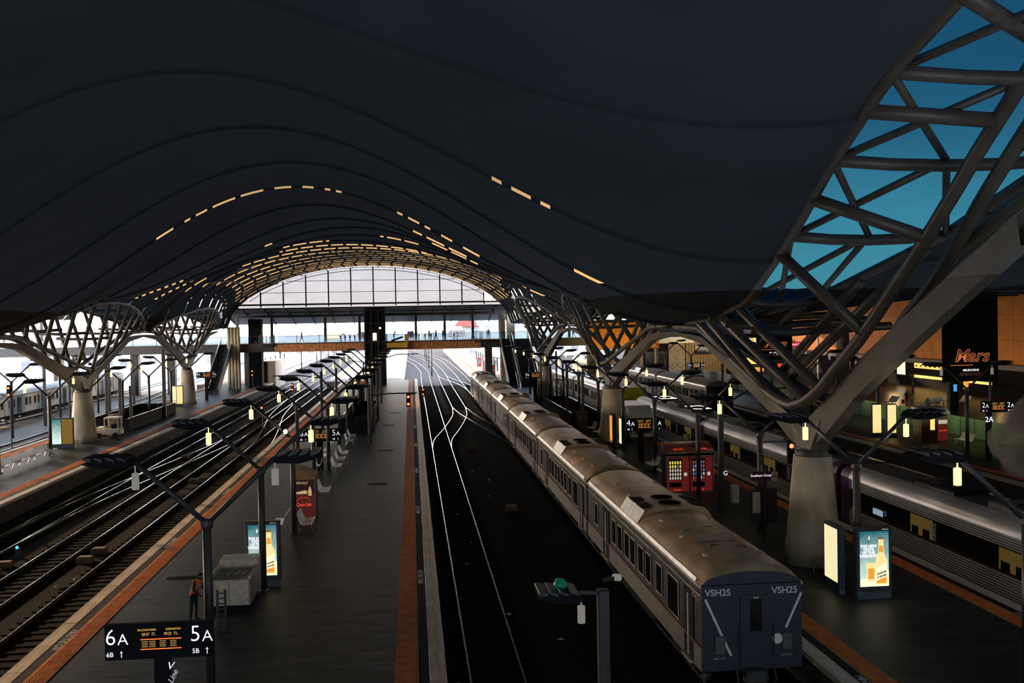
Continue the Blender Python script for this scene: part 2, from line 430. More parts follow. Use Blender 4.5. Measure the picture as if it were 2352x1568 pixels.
track('railway track along the right edge of the middle platform', [(2.4, 20), (2.4, 171), (2.2, 230), (-2, 300), (-14, 420)])
track('railway track under the long brown train', [(9.42, 20), (9.42, 160), (9.3, 230), (7.4, 300), (-3, 420)])
track('centre pit railway track beginning beyond the crossover', [(5.75, 124), (5.75, 171), (5.7, 230), (3, 300), (-9, 420)])
track('crossover curve from the centre pit track to the middle platform track', [(5.75, 127), (5.35, 116), (3.9, 102), (2.75, 93), (2.4, 86)], sleepers=False, z=.052)
track('crossover curve from the centre pit track under the brown train', [(5.75, 127), (6.3, 118), (7.7, 104), (9.0, 93), (9.42, 86)], sleepers=False, z=.052)
track('crossover between the sunlit tracks beyond the footbridge', [(9.4, 158), (8.7, 172), (6.8, 188), (5.75, 200)], sleepers=False, z=.052)
track('left pit railway track beside the middle platform', [(-13.72, 22), (-13.72, 160), (-13.0, 230), (-14, 300), (-22, 420)])
track('left pit railway track in the middle of the pit', [(-17.25, 32), (-17.25, 175), (-16.4, 240), (-18, 300), (-26, 420)])
track('left pit railway track beside the bench platform', [(-21.1, 42), (-21.15, 160), (-20.5, 240), (-22, 300), (-30, 420)])
track('crossover curve joining the two right tracks of the left pit', [(-17.3, 146), (-16.4, 124), (-15.0, 108), (-14.0, 96), (-13.72, 88)], sleepers=False, z=.052)
track('crossover curve between bench platform track and pit middle track', [(-21.1, 52), (-20.5, 66), (-18.6, 84), (-17.5, 96), (-17.25, 106)], sleepers=False, z=.052)
track('railway track under the silver train', [(22.15, 20), (22.15, 171), (22.2, 300)])
track('railway track under the maroon and tan train', [(32.6, 30), (32.6, 171), (32.6, 300)])
track('railway track under the white and teal train', [(-48.0, 60), (-48.0, 171), (-47, 300)])
track('bare railway track between left platform and white train', [(-37.5, 55), (-38.0, 120), (-41, 171), (-44, 220)])

# ------------------------------------------------------------------ roof
XL, XR = -28.6, 15.9
TIPR = [58.8, 99.3, 139.8]; TIPL = [70.0, 110.5, 151.0]
ZTIP = 10.5
NEARW = [(-16, 0.0), (-.5, 0.0), (0, .2), (4, 2.5), (10, 3.8), (18, 4.0), (24, 3.9), (28.4, 3.5), (33.5, 2.8), (42, 1.5), (50, .75), (58.8, 0.05)]
NEARZ = [(0, 17.5), (10, 18.8), (18, 18.5), (24, 17.0), (28.4, 15.5), (33.5, 13.7), (42, 11.6), (50, 10.9), (58.8, 10.5)]
def wr(Y):
    if Y < 58.8: return interp(NEARW, Y)
    for a, b in zip(TIPR, TIPR[1:]):
        if Y <= b: return .05 + 3.0 * math.sin(PI * (Y - a) / (b - a)) ** .9
    return .05
def zr(Y):
    if Y < 58.8: return interp(NEARZ, Y)
    for a, b in zip(TIPR, TIPR[1:]):
        if Y <= b: return ZTIP + 3.2 * math.sin(PI * (Y - a) / (b - a)) ** .9
    return ZTIP
def wl(Y):
    for a, b in zip(TIPL, TIPL[1:]):
        if a <= Y <= b: return .05 + 3.0 * math.sin(PI * (Y - a) / (b - a)) ** .9
    return .05
def zl(Y):
    for a, b in zip(TIPL, TIPL[1:]):
        if a <= Y <= b: return ZTIP + 2.6 * math.sin(PI * (Y - a) / (b - a)) ** .9
    return ZTIP
def vault(xa, za, xb, zb, u, Y, crown=20.3):
    x = xa + (xb - xa) * u; s = 2 * u - 1; base = za + (zb - za) * u
    bell = (1 + math.cos(PI * s)) / 2; ell = max(0, 1 - s * s) ** .56; m = sstep(72, 125, Y)
    return (x, Y, base + (crown - base) * (bell * (1 - m) + ell * m))
def vedges(which, Y):
    if which == 'mid': return XL + wl(Y), zl(Y), XR - wr(Y), zr(Y)
    if which == 'left': return -73.0 + 21 * sstep(48, 62, Y), 11.0 + 1.2 * sstep(48, 62, Y), XL - wl(Y), zl(Y)
    return XR + wr(Y), zr(Y), 60.5, 12.6
def vp_(which, u, Y, crown=20.3):
    a = vedges(which, Y)
    if which == 'left' and Y > 48: crown = 19.0 - 4.0 * sstep(48, 62, Y)
    if which == 'mid': crown = 19.9
    if which == 'right': crown = 12.7 if Y > 20 else 12.7 + (20 - Y) * .15
    return vault(a[0], a[1], a[2], a[3], u, Y, crown)
ceil = thing('ceiling', 'dark wavy steel roof over the whole hall', None, (0, 0, 10), kind='structure')
JY = [-15.1, -4, 6, 16, 26, 36, 46, 56, 66, 76, 86, 94, 102, 109, 115, 120, 125, 130, 134.5, 139, 143.5, 148, 152, 156, 160]
STEP = .13
rs = random.Random(3)
for which, crown, nu in (('mid', 20.3, 60), ('left', 19.0, 30), ('right', 19.0, 30)):
    for k in range(len(JY) - 1):
        a, b = JY[k], JY[k + 1]; rows = []; L = max(2, int((b - a) / 1.6))
        for i in range(L + 1):
            Y = a + (b - a) * i / L; dz = -STEP * (1 - i / L)
            rows.append([(p[0], p[1], p[2] + dz) for p in (vp_(which, j / nu, Y, crown) for j in range(nu + 1))])
        MB().sheet(rows).build('roof_panel', 'roof', ceil, smooth=True)
        # joint above the far edge of this strip: closed riser, or amber clerestory pane
        if k < len(JY) - 2:
            Y = b; cl = MB(); op = MB(); N = nu * 2; ph = rs.uniform(0, 6); n_open = 0
            for j in range(N):
                u0, u1 = j / N, (j + 1) / N; p, q = vp_(which, u0, Y, crown), vp_(which, u1, Y, crown)
                wave = math.sin(u0 * 9 + ph) + .6 * math.sin(u0 * 23 + ph * 2.1)
                far = sstep(104, 128, Y)
                is_open = (which == 'mid' and Y == 36 and   .745 < u0 < .80 and j % 3 != 1) or (which == 'mid' and Y == 66 and j % 5 != 4 and (j * 7) % 11 > 2 and (.27 < u0 < .56 or .64 < u0 < .77)) or (which == 'mid' and Y in (76, 94, 102) and j % 2 == 0 and (.01 < u0 < .13 or .87 < u0 < .985)) or (which == 'mid') and (j % 5 != 4) and .05 < u0 < .95 and (wave + 3.0 * far > (1.05 if Y > 60 else 1.45)) and Y > 30
                if which == 'left': is_open = False
                if which == 'right': is_open = (j % 5 != 4) and wave > 1.5 and u0 < .35 and Y > 60
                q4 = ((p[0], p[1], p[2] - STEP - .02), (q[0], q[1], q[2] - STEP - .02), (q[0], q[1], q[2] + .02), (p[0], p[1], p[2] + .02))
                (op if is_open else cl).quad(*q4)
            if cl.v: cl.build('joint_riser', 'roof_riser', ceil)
            if op.v: op.build('joint_glazing', 'amber_glass', ceil)
# pale purlins and ribs near the sunlit end
m_ = MB()
for j in range(3, 31):
    u = j / 34; pts = [(lambda p: (p[0], p[1], p[2] - .28))(vp_('mid', u, Y)) for Y in (118, 126, 134, 142, 150, 159)]
    if j % 3 == 0: MB().tube(pts, .07, 5).build('roof_rib', 'amber_rib', ceil)
for Y in (122, 127.5, 132, 136.5, 141, 145.5, 150, 154, 158):
    MB().tube([(lambda p: (p[0], p[1], p[2] - .24))(vp_('mid', j / 60, Y)) for j in range(3, 58)], .055, 5).build('roof_purlin', 'roof_rib', ceil)
# pale dashes standing in for light gaps where seams cross the valleys
def seam(which, Y, u0, u1, n):
    for i in range(n):
        a = u0 + (u1 - u0) * i / n; b = a + (u1 - u0) / n * .62
        if (i * 7 + int(Y)) % 5 == 0: continue
        P = [(lambda p: (p[0], p[1], p[2] - .07))(vp_(which, a + (b - a) * t / 2, Y)) for t in range(3)]
        MB().tube(P, .035, 4).build('light_gap_dash', 'roof_rib', ceil)
seam('mid', 92, .02, .20, 12); seam('mid', 112, .02, .2, 10); seam('mid', 80, .80, .98, 12); seam('mid', 108, .84, .985, 10); seam('right', 78, .01, .2, 10)

# ------------------------------------------------------------------ end wall glazing above the bridge
YW = 160.0
win = thing('window_1', 'tall arched glass end wall under the roof', None, (-6, YW, 14), kind='structure')
def roof_z_at(x, Y):
    a = vedges('mid', Y); u = (x - a[0]) / (a[2] - a[0]); u = max(0, min(1, u)); return vp_('mid', u, Y)[2]
MX = [-5.9 + 3.5 * k for k in range(-6, 6)]
for i in range(len(MX) - 1):
    x0, x1 = MX[i], MX[i + 1]; pts = [(x0, YW, 13.9)] + [(x1, YW, 13.9)] + [(x1 - (x1 - x0) * t / 4, YW, roof_z_at(x1 - (x1 - x0) * t / 4, 159.9) - .05) for t in range(5)]
    MB().poly(pts).build('pane', 'end_glass', win)
for x in MX:
    MB().box(x - .09, x + .09, YW - .35, YW + .05, 13.6, roof_z_at(x, 159.9) - .2).build('mullion', 'dark_steel', win)
for z in (15.85, 17.65):
    xs = [x for x in [MX[0] + .5 * k for k in range(80)] if x <= MX[-1] and roof_z_at(x, 159.9) > z + .1]
    MB().box(xs[0], xs[-1], YW - .10, YW + .03, z - .035, z + .035).build('glazing_bar', 'dark_steel', win)
MB().tube([(x, YW - .1, roof_z_at(x, 159.9) - .62) for x in [MX[0] + .875 * k for k in range(45)] if roof_z_at(x, 159.9) > 14.8], .05, 5).build('arch_bar', 'dark_steel', win)
MB().box(-28, 14.5, YW - .3, YW + .3, 13.86, 14.12).build('sill_beam', 'dark_steel', win)
MB().box(-28, 14.5, YW - .1, YW + .1, 13.3, 13.45).build('lower_rail', 'dark_steel', win)
MB().quad((-28, YW, 13.45), (14.5, YW, 13.45), (14.5, YW, 13.86), (-28, YW, 13.86)).build('low_pane', 'end_glass', win)
# purple soffit that falls away behind the wall
cn = thing('soffit_canopy', 'purple soffit canopy with raking ribs above the footbridge', 'canopy', (-6, 160, 13.3))
for i in range(14):
    x0 = -29.5 + i * 3.3
    MB().box(0, 1, 0, 1, 0, 1)
    MB().prism([(160.0, 13.3), (174, 10.95), (174, 11.1), (160.0, 13.5)], x0 + .03, x0 + 3.27, axis='x').build('soffit_panel', 'purple_soffit', cn)
    MB().prism([(160.0, 13.1), (174, 10.75), (174, 10.95), (160.0, 13.3)], x0 - .08, x0 + .08, axis='x').build('soffit_rib', 'dark_steel', cn)
MB().box(-29.5, 16.7, 164.2, 164.6, 12.0, 12.45).build('cross_beam', 'dark_steel', cn)

# ------------------------------------------------------------------ footbridge
DZ = 7.95
def bridge(x0, x1, label, clad=True, glassy=True, y0=160, y1=174, z0=6.55, step=3.5):
    t = thing('footbridge', label, 'footbridge', ((x0 + x1) / 2, y0, z0))
    MB().box(x0, x1, y0 + .12, y1, z0 + .05, DZ).build('deck', 'dark_steel', t)
    n = max(1, int((x1 - x0) / step)); s = (x1 - x0) / n
    for i in range(n):
        a = x0 + i * s
        if clad: MB().box(a + .03, a + s - .03, y0, y0 + .1, z0, DZ - .18).build('cladding_panel', 'brown_clad', t)
        if glassy: MB().quad((a + .05, y0 + .05, DZ), (a + s - .05, y0 + .05, DZ), (a + s - .05, y0 + .05, DZ + 1.05), (a + .05, y0 + .05, DZ + 1.05)).build('glass_panel', 'rail_glass', t)
    MB().box(x0, x1, y0 + .02, y0 + .12, DZ - .16, DZ).build('edge_channel', 'dark_steel', t)
    for i in range(n + 1):
        MB().box(x0 + i * s - .04, x0 + i * s + .04, y0, y0 + .12, DZ, DZ + 1.3).build('rail_post', 'pole', t)
    MB().box(x0, x1, y0 + .02, y0 + .1, DZ + 1.05, DZ + 1.11).build('handrail', 'pole', t)
    return t
b1 = bridge(-21.5, -7.5, 'brown clad footbridge span left of the dark lift tower')
b2 = bridge(-4.0, 11.0, 'brown clad footbridge span right of the dark lift tower')
b3 = bridge(-75, -21.6, 'dark footbridge wing stretching to the left frame edge', clad=False)
b4 = bridge(11.1, 36.9, 'dark footbridge wing behind the right roof trees', clad=False)
b5 = bridge(-7.5, -4.0, 'short footbridge landing behind the lift tower', clad=False, y0=163.2)
for i, (x, lit) in enumerate([(-27.8, 0), (-22.4, 0), (-13.9, 0), (-8.4, 0), (.7, 0), (5.4, 1), (10.0, 0), (14.5, 0), (-38, 0), (-48, 0), (-58, 0), (26, 0), (34, 0)]):
    t = MB().rbox(x - .22, x + .22, 164.2, 164.7, DZ, 12.2 - .12, .05).build('bridge_column', 'pole')
    tag(t, 'slim post on the footbridge deck, %s' % ['beside the left stair tower', 'at the left lobe railing', 'half way along the left brown span', 'just left of the lift tower', 'right of the lift tower', 'in the middle of the right brown span', 'at the right end of the right brown span', 'beside the right escalator head', 'first left of the stair tower', 'second left of the stair tower', 'third left of the stair tower', 'behind the third right tree', 'behind the second right tree'][i], 'post', 'footbridge posts')
for i, (x, wdt) in enumerate([(-56, 1.2), (-44.2, 1.2), (-38.5, 1.2), (-31.8, 1.0), (-26.0, 2.0), (12.6, 1.2), (22, 1.2), (30, 1.2)]):
    t = MB().rbox(x - wdt / 2, x + wdt / 2, 165, 166.5, -.1, 6.5, .1).build('bridge_pier', 'dark_steel')
    tag(t, 'dark pier holding up the footbridge, %s' % ['leftmost of the row', 'second from the left frame edge', 'third from the left frame edge', 'left of the left stairs', 'right of the left stairs', 'left of the right escalator', 'right of the right escalator', 'rightmost of the row'][i], 'pier', 'footbridge piers')
# lift tower in the middle, stair towers at the sides
lt = thing('lift_tower', 'tall dark lift tower between the two brown footbridge spans', 'lift tower', (-5.75, 160.6, PZ))
MB().box(-7.35, -4.15, 159.4, 163.0, PZ, 13.0).build('shaft', 'black', lt)
for x in (-7.35, -6.3, -5.2, -4.15): MB().box(x - .08, x + .08, 159.2, 159.4, PZ, 13.0).build('frame_post', 'pole', lt)
for z in (4.2, 7.9, 10.8, 12.9): MB().box(-7.4, -4.1, 159.22, 159.38, z - .07, z + .07).build('frame_rail', 'pole', lt)
MB().box(-6.1, -5.5, 159.15, 159.2, 8.1, 9.3).build('lit_window', 'warm_white', lt); MB().box(-5.1, -4.8, 159.15, 159.2, 9.9, 10.2).build('lamp', 'warm_white', lt)
st = thing('stair_tower', 'pale ribbed tower beside the left escalator', 'tower', (-27, 158.5, PZ))
for k in range(4): MB().tube([(-28.2 + k * .5, 158.5, PZ), (-28.2 + k * .5, 158.5, 10.6)], .25, 10).build('tower_tube', 'concrete', st, smooth=True)
MB().box(-25.6, -23.6, 161, 163, PZ, 11.8).build('shaft', 'black', st)
st2 = thing('stair_tower', 'pale flat tower at the head of the right escalator', 'tower', (14.9, 160, PZ))
MB().rbox(14.2, 15.0, 160.4, 162, PZ, 12, .1).build('tower_wall', 'stone_wall', st2); MB().box(15.4, 16.6, 161, 163, PZ, 12).build('shaft', 'concrete', st2)

def escalator(x0, x1, yb, yt, label, steps=False, cat='escalator'):
    t = thing('escalator' if not steps else 'staircase', label, cat, ((x0 + x1) / 2, yb, PZ))
    n = 26; dy = (yt - yb) / n; dz = (DZ - PZ) / n
    for i in range(n):
        MB().box(x0 + .15, x1 - .15, yb + i * dy, yb + (i + 1) * dy + .02, PZ + i * dz - .12, PZ + (i + 1) * dz).build('step', 'dark_steel', t)
    MB().prism([(yb, PZ), (yb + .8, PZ), (yt, DZ - .9), (yt, DZ)], x0 + .1, x1 - .1, axis='x').build('truss', 'black', t)
    for s, x in (('a', x0), ('b', x1)):
        MB().prism([(yb - .3, PZ), (yt, DZ - .3), (yt, DZ + .9), (yb - .3, PZ + 1.0)], x - .05, x + .05, axis='x').build('balustrade', 'steel', t)
        MB().tube([(x, yb - .6, PZ + .8), (x, yb - .3, PZ + 1.08), (x, yt, DZ + 1.0), (x, yt + .8, DZ + 1.0)], .07, 6).build('handrail', 'steel_bright', t)
    return t
escalator(-29.6, -27.8, 147.5, 160, 'escalator with bright handrails climbing from the left platform')
escalator(14.0, 15.5, 145.5, 160, 'escalator climbing from the platform behind the brown train')
escalator(15.9, 18.6, 146, 160, 'wide staircase right of the right escalator', True, 'staircase')
# landings with curved slatted screens
for cx, lab in ((-22.6, 'curved slatted screen at the left end of the left brown span'), (11.3, 'curved slatted screen at the right end of the right brown span')):
    t = thing('slatted_screen', lab, 'screen', (cx, 159.6, DZ - .6))
    for k in range(7):
        a = PI * (1.05 + .9 * k / 6); MB().box(cx + 1.2 * math.cos(a) - .04, cx + 1.2 * math.cos(a) + .04, 160 + .8 * math.sin(a) - .05, 160 + .8 * math.sin(a) + .05, DZ - .5, DZ + 1.3).build('slat', 'pole', t)
    MB().tube([(cx + 1.2 * math.cos(PI * (1.05 + .9 * k / 10)), 160 + .8 * math.sin(PI * (1.05 + .9 * k / 10)), DZ + 1.3) for k in range(11)], .05, 5).build('top_rail', 'pole', t)
    MB().tube([(cx + 1.2 * math.cos(PI * (1.05 + .9 * k / 10)), 160 + .8 * math.sin(PI * (1.05 + .9 * k / 10)), DZ - .4) for k in range(11)], .12, 6).build('base_rail', 'dark_steel', t)
# gates, machines and boards on the far side of the deck
for k, x in enumerate([-11.8, -11.0, -10.2, -9.4, 1.2, 2.2, 3.2, 4.0, 7.0]):
    t = thing('ticket_gate', 'pale ticket gate cabinet on the footbridge, %s' % ['first of four left of the tower', 'second of four left of the tower', 'third of four left of the tower', 'last of four left of the tower', 'first right of the tower', 'second right of the tower', 'third right of the tower', 'fourth right of the tower', 'standing alone near the right end'][k], 'ticket gate', (x, 168.5, DZ), 'ticket gates')
    MB().rbox(x - .14, x + .14, 167.8, 169.2, DZ, DZ + 1.05, .04).build('cabinet', 'steel_bright', t); MB().box(x - .1, x + .1, 167.7, 167.8, DZ + .5, DZ + .85).build('reader', 'black', t)
bw = thing('ticket_hall_wall', 'pale wall of boards behind the footbridge', 'wall', (-20, 180, DZ))
for i in range(16):
    x = -74 + i * 8.4
    MB().box(x, x + 8.2, 180, 180.3, DZ - .2, DZ + .9).build('wall_panel', 'pale_building', bw)
MB().box(-76, 60, 174, 180.6, DZ - .6, DZ - .2).build('deck_extension', 'dark_steel', bw)
bp_ = thing('wall_posters', 'framed pastel poster boards on the ticket hall wall', 'poster board', (0, 179.8, DZ + .5), 'wall posters')
for x0, x1, m in ((-15.6, -12.6, 'ad_cream'), (-9.0, -8.0, 'purple_soffit'), (-.8, .2, 'vline_purple'), (6.6, 9.6, 'pale_platform')): MB().box(x0, x1, 179.8, 179.95, DZ + .3, DZ + 1.35).build('poster', m, bp_)
kb = thing('red_roof_kiosk', 'white kiosk with a red gable roof beyond the footbridge', 'kiosk', (10.5, 182, DZ))
MB().box(9.0, 12.2, 181, 185, DZ - .6, DZ + 2.2).build('wall', 'white_paint', kb)
MB().prism([(11.6, DZ + 2.1), (12.4, DZ + 3.1), (13.6, DZ + 2.1)], 180.6, 185.4).build('gable', 'white_paint', kb)
MB().quad((7.6, 180.3, DZ + 2.0), (12.2, 180.3, DZ + 2.0), (11.4, 182.8, DZ + 3.2), (8.6, 182.8, DZ + 3.2)).build('roof_slope', 'red_roof', kb)
yb_ = thing('maintenance_cart', 'yellow maintenance cart parked on the landing right of the lift tower', 'cart', (-2.6, 159, 6.6))
MB().rbox(-3.9, -.6, 159.2, 160.05, 6.9, 7.7, .08).build('body', 'yellow_cab', yb_); MB().rbox(-1.1, -.5, 159.1, 159.9, 7.6, 9.0, .06).build('post', 'yellow_cab', yb_); MB().tube([(-3.2, 159.1, 8.0), (-1.4, 159.1, 8.6)], .14, 8).build('tool', 'black', yb_); MB().box(-3.9, -.6, 159.15, 159.25, 6.75, 6.9).build('skirt', 'black', yb_)

# ------------------------------------------------------------------ roof trees
def tree(xc, yc, yf, yn, label, wf, zf, near=False, base_z=PZ):
    t = thing('roof_tree', label, 'roof support', (xc, yc, PZ), 'steel roof trees')
    MB().lathe(xc, yc, [(1.12, PZ), (1.08, 1.9), (1.05, 1.92), (.74, 5.35)], 28).build('column', 'concrete', t, smooth=True)
    MB().lathe(xc, yc, [(.70, 5.35), (.62, 5.45), (.62, 5.6), (.70, 5.65)], 24).build('collar', 'dark_steel', t, smooth=True)
    # low chord height along Y
    def U(Y, s_=-1):
        if near and Y < yc and s_ > 0: return interp([(22, 18.0), (24, 16.4), (27.5, 13.8), (29.8, 12.0), (32.2, 10.7), (36, 8.1), (38.6, 6.9)], Y)
        if Y >= yc: s = (Y - yc) / (yf - yc); return 6.9 + (ZTIP - .15 - 6.9) * min(1, s * 1.35) ** .95 if s < .74 else 6.9 + (ZTIP - .15 - 6.9) * (.97 + .03 * (s - .74) / .26)
        s = (yc - Y) / (yc - yn)
        if near: return interp([(22, 18.2), (26.2, 15.2), (28.7, 13.1), (32.5, 10.2), (36.3, 7.9), (38.6, 6.9)], Y)
        return 6.9 + (ZTIP - .15 - 6.9) * min(1, s * 1.35) ** .95 if s < .74 else 6.9 + (ZTIP - .15 - 6.9) * (.97 + .03 * (s - .74) / .26)
    # plate arms, one each way: tapering deep plates
    for side, yt in (('far', yf), ('near', max(yn, 24.5) if near else yn)):
        rows = []; N = 10
        for i in range(N + 1):
            f = i / N; Y = yc + (yt - yc) * f; top = U(Y) - .25 - .15 * (1 - f); dep = 1.0 - .8 * f
            if near and side == 'near': top = interp([(24, 13.7), (26.2, 12.75), (30, 11.05), (34, 9.2), (36.5, 7.7), (38.7, 6.6)], Y); dep = 1.15 - .35 * f
            if f < .12: dep = 1.15
            x = .42 - .12 * f
            rows.append([(xc - x, Y, top), (xc + x, Y, top), (xc + x * .6, Y, top - dep), (xc - x * .6, Y, top - dep), (xc - x, Y, top)])
        MB().sheet(rows).build('arm', 'steel_plate', t)
    MB().prism([(yc - 1.7, 6.95), (yc - .65, 5.62), (yc + .65, 5.62), (yc + 1.7, 6.95), (yc + .7, 6.55), (yc - .7, 6.55)], xc - .36, xc + .36, axis='x').build('saddle', 'steel_plate', t)
    # U-shaped low chords, one each side of the arms
    for s in (-1, 1):
        pts = []; ya = yf - .8; yb = (yn if not near else 22.5) + .8; N = 36
        for i in range(N + 1):
            Y = ya + (yb - ya) * i / N; k = min(1, abs(Y - yc) / 3.0)
            pts.append((xc + s * (.35 + .45 * math.cos(PI / 2 * min(1, abs(Y - yc) / 12))), Y, U(Y, s) + .12 + .35 * (1 - k) ** 2))
        MB().tube(pts, .17 if not near else .22, 9).build('low_chord', 'steel', t, smooth=True)
    E = lambda s, Y: (xc + s * wf(Y), Y, zf(Y))
    # side ribs from low chord to opening edge, leaning both ways
    r_ = .165 if not near else .21
    if near:
        prs_ = {-1: [(37.2, 47.5), (36.0, 43.5), (32.5, 35.2), (28.7, 30.6), (25.2, 25.6), (23.2, 20.5), (41.5, 50.0), (46.5, 52.5)], 1: [(47.5, 43.0), (44.0, 38.5), (43.0, 34.5), (37.0, 31.5), (33.0, 27.5), (29.0, 24.0), (25.5, 20.5)]}
    else:
        prs_ = {-1: [], 1: []}; Y = yn + 3.4
        while Y < yf - 3.0:
            prs_[-1].append((Y, Y + 2.0)); prs_[1].append((Y, Y - 2.0)); Y += 3.4
    for s in (-1, 1):
        for Yu, Ye in prs_[s]:
            if Ye < yn + .4 or Ye > yf - .4: continue
            k = min(1, abs(Yu - yc) / 12)
            a = Vector((xc + s * (.35 + .45 * math.cos(PI / 2 * k)), Yu, U(Yu, s) + .12)); b = Vector(E(s, Ye)); b.z -= .1
            if b.z < a.z + .1: continue
            MB().tube([a, b], r_, 9).build('side_rib', 'steel', t, smooth=True)
        N = 30; MB().tube([E(s, (yn if not near else 16) + .3 + (yf - .6 - (yn if not near else 16)) * i / N) for i in range(N + 1)], .20, 8).build('edge_chord', 'steel', t, smooth=True)
    # ties across the opening, sagging a little, plus skylight diagonals and panes
    cy = [Y for Y in ([yn + 5 + i * 5.0 for i in range(8)] if not near else [18.6, 24.0, 28.4, 33.5, 42.0, 49]) if Y < yf - 2.5]
    for Y in cy:
        a, b = Vector(E(-1, Y)), Vector(E(1, Y)); MB().tube([a, a * .75 + b * .25 + Vector((0, 0, -.12)), (a + b) / 2 + Vector((0, 0, -.16)), a * .25 + b * .75 + Vector((0, 0, -.12)), b], .19 if near else .15, 8).build('cross_tie', 'steel', t, smooth=True)
        if not near:
            z2 = (zf(Y) + U(Y)) / 2; q = .55; MB().tube([(xc - wf(Y) * .72, Y + .8, z2), (xc, Y + .8, z2 - .1), (xc + wf(Y) * .72, Y + .8, z2)], .12, 7).build('lower_tie', 'steel', t, smooth=True)
    if near:
        for Y, zz in ((45, 10.6), (41.5, 10.35), (47.5, 10.9)):
            x1 = 5.2 if Y > 42 else 4.6; MB().tube([(xc - 1.5, Y, zz), (xc, Y - .1, zz - .12), (xc + x1, Y - .3, zz + .1)], .17, 8).build('lower_tie', 'steel', t, smooth=True)
    for Y0, Y1 in zip(cy, cy[1:]):
        A, B, C, D = Vector(E(-1, Y0)), Vector(E(1, Y0)), Vector(E(-1, Y1)), Vector(E(1, Y1)); M0, M1 = (A + B) / 2, (C + D) / 2
        if near:
            prs = ((M0, C), (M0, D), (A, M1)) if Y0 > 20 else ((M0, C), (M0, D))
        else: prs = ((M0, C), (M0, D))
        for p, q in prs: MB().tube([p, q], .12 if near else .09, 7).build('diagonal', 'steel', t, smooth=True)
        up = Vector((0, 0, .06))
        for tri in ((A, M0, M1, C), (M0, B, D, M1)): MB().poly([tuple(v + up) for v in tri]).build('glass_pane', 'sky_glass' if near else 'clear_glass', t)
    first, last = cy[0], cy[-1]
    for Ya, Yb in ((yn, first), (last, yf)):
        MB().poly([tuple(Vector(E(-1, Ya)) + Vector((0, 0, .06))), tuple(Vector(E(1, Ya)) + Vector((0, 0, .06))), tuple(Vector(E(1, Yb)) + Vector((0, 0, .06))), tuple(Vector(E(-1, Yb)) + Vector((0, 0, .06)))]).build('glass_pane', 'sky_glass' if near else 'clear_glass', t)
    return t
tree(XR, 38.7, 58.8, 0, 'huge steel roof tree on a tapering concrete column, nearest on the right', wr, zr, near=True)
tree(XR, 79.0, 99.3, 58.8, 'steel roof tree behind the brown train, second on the right', wr, zr)
tree(XR, 119.6, 139.8, 99.3, 'steel roof tree by the right escalator, farthest on the right', wr, zr)
tree(XL, 90.4, 110.5, 70.0, 'steel roof tree on the left platform beside the white buggy', wl, zl)
tree(XL, 131.0, 151.0, 110.5, 'steel roof tree on the left platform next to the left escalator', wl, zl)

# ------------------------------------------------------------------ lamp masts
def lamp_parts(t, x, y, z, s, lm='lantern', wing_len=1.3):
    """wing and lantern at an arm tip; s = outward direction"""
    w_ = MB()
    prof = [(0, -.10), (.1, -.14), (wing_len * .55, -.16), (wing_len, -.02), (wing_len * .85, .06), (wing_len * .45, .13), (.1, .05)]
    w_.prism([(x + s * a, z + b) for a, b in (prof if s > 0 else prof[::-1])], y - .45, y + .45)
    wg = w_.build('wing_shade', 'black', t)
    for k in range(4):
        a = .12 + k * wing_len / 4.4
        MB().prism([(x + s * a, z + .08 + .02 * k), (x + s * (a + .22), z + .16), (x + s * (a + .24), z + .12), (x + s * (a + .02), z + .04)], y - .5, y + .5).build('louvre', 'dark_steel', wg)
    ln = MB().tube([(x, y, z - .12), (x, y, z - .32)], .02, 6); ln.lathe(x, y, [(.07, z - .80), (.10, z - .79), (.10, z - .36), (.03, z - .33)], 12)
    ln.build('lantern', lm, t)
def mast(x, y, label, lm='lantern', zf=5.55, zt=7.35, sp=1.87, both=True, base=PZ, group='forked lamp masts'):
    t = thing('lamp_mast', label, 'lamp post', (x, y, base), group)
    MB().tube([(x, y, base), (x, y, zf)], .13, 10).build('pole', 'pole', t, smooth=True)
    MB().lathe(x, y, [(.24, base), (.24, base + .03), (.15, base + .06)], 12).build('base_plate', 'pole', t)
    MB().lathe(x, y, [(.15, zf - .12), (.18, zf - .05), (.18, zf + .1), (.10, zf + .14)], 10).build('fork_hub', 'pole', t)
    for s in ((-1, 1) if both else (-1,)):
        MB().tube([(x, y, zf), (x + s * sp, y, zt - .05)], .075, 8).build('arm', 'dark_steel', t, smooth=True)
        lamp_parts(t, x + s * sp, y, zt, s, lm)
    return t
for k in range(12):
    mast(-5.7, 28.1 + 9.9 * k, 'dark forked lamp mast on the middle platform, %s from the camera' % ORD[k], 'lantern' if k != 0 else 'lantern_off')
for k in range(12):
    mast(15.7, 24.3 + 9.95 * k if k else 24.3, 'dark forked lamp mast on the platform right of the brown train, %s from the camera' % ORD[k], 'lantern')
for k in range(8):
    mast(-28.5, 62 + 10 * k, 'dark forked lamp mast on the left bench platform, %s from the camera' % ORD[k], 'lantern')
for k in range(8):
    mast(38.6, 52 + 14 * k if k != 1 else 66.5, 'dark forked lamp mast on the green fence platform, %s from the camera' % ORD[k], 'lantern_off')
for k in range(4):
    mast(-40.5, 92 + 14 * k, 'thin forked lamp mast beyond the left platform, %s from the camera' % ORD[k], 'lantern', base=-.12)
for x, ys, e in ((15.7, (34.2, 44.2, 54.1, 64.1, 74, 84), 19), (-5.7, (48, 58, 68, 78), 14), (-28.5, (72, 82, 92), 34)):
    for yy in ys:
        for q in (-1, 1): light('lantern_light', 'POINT', (x + q * 1.87, yy, 6.35), e, (1.0, .80, .50), size=.1)
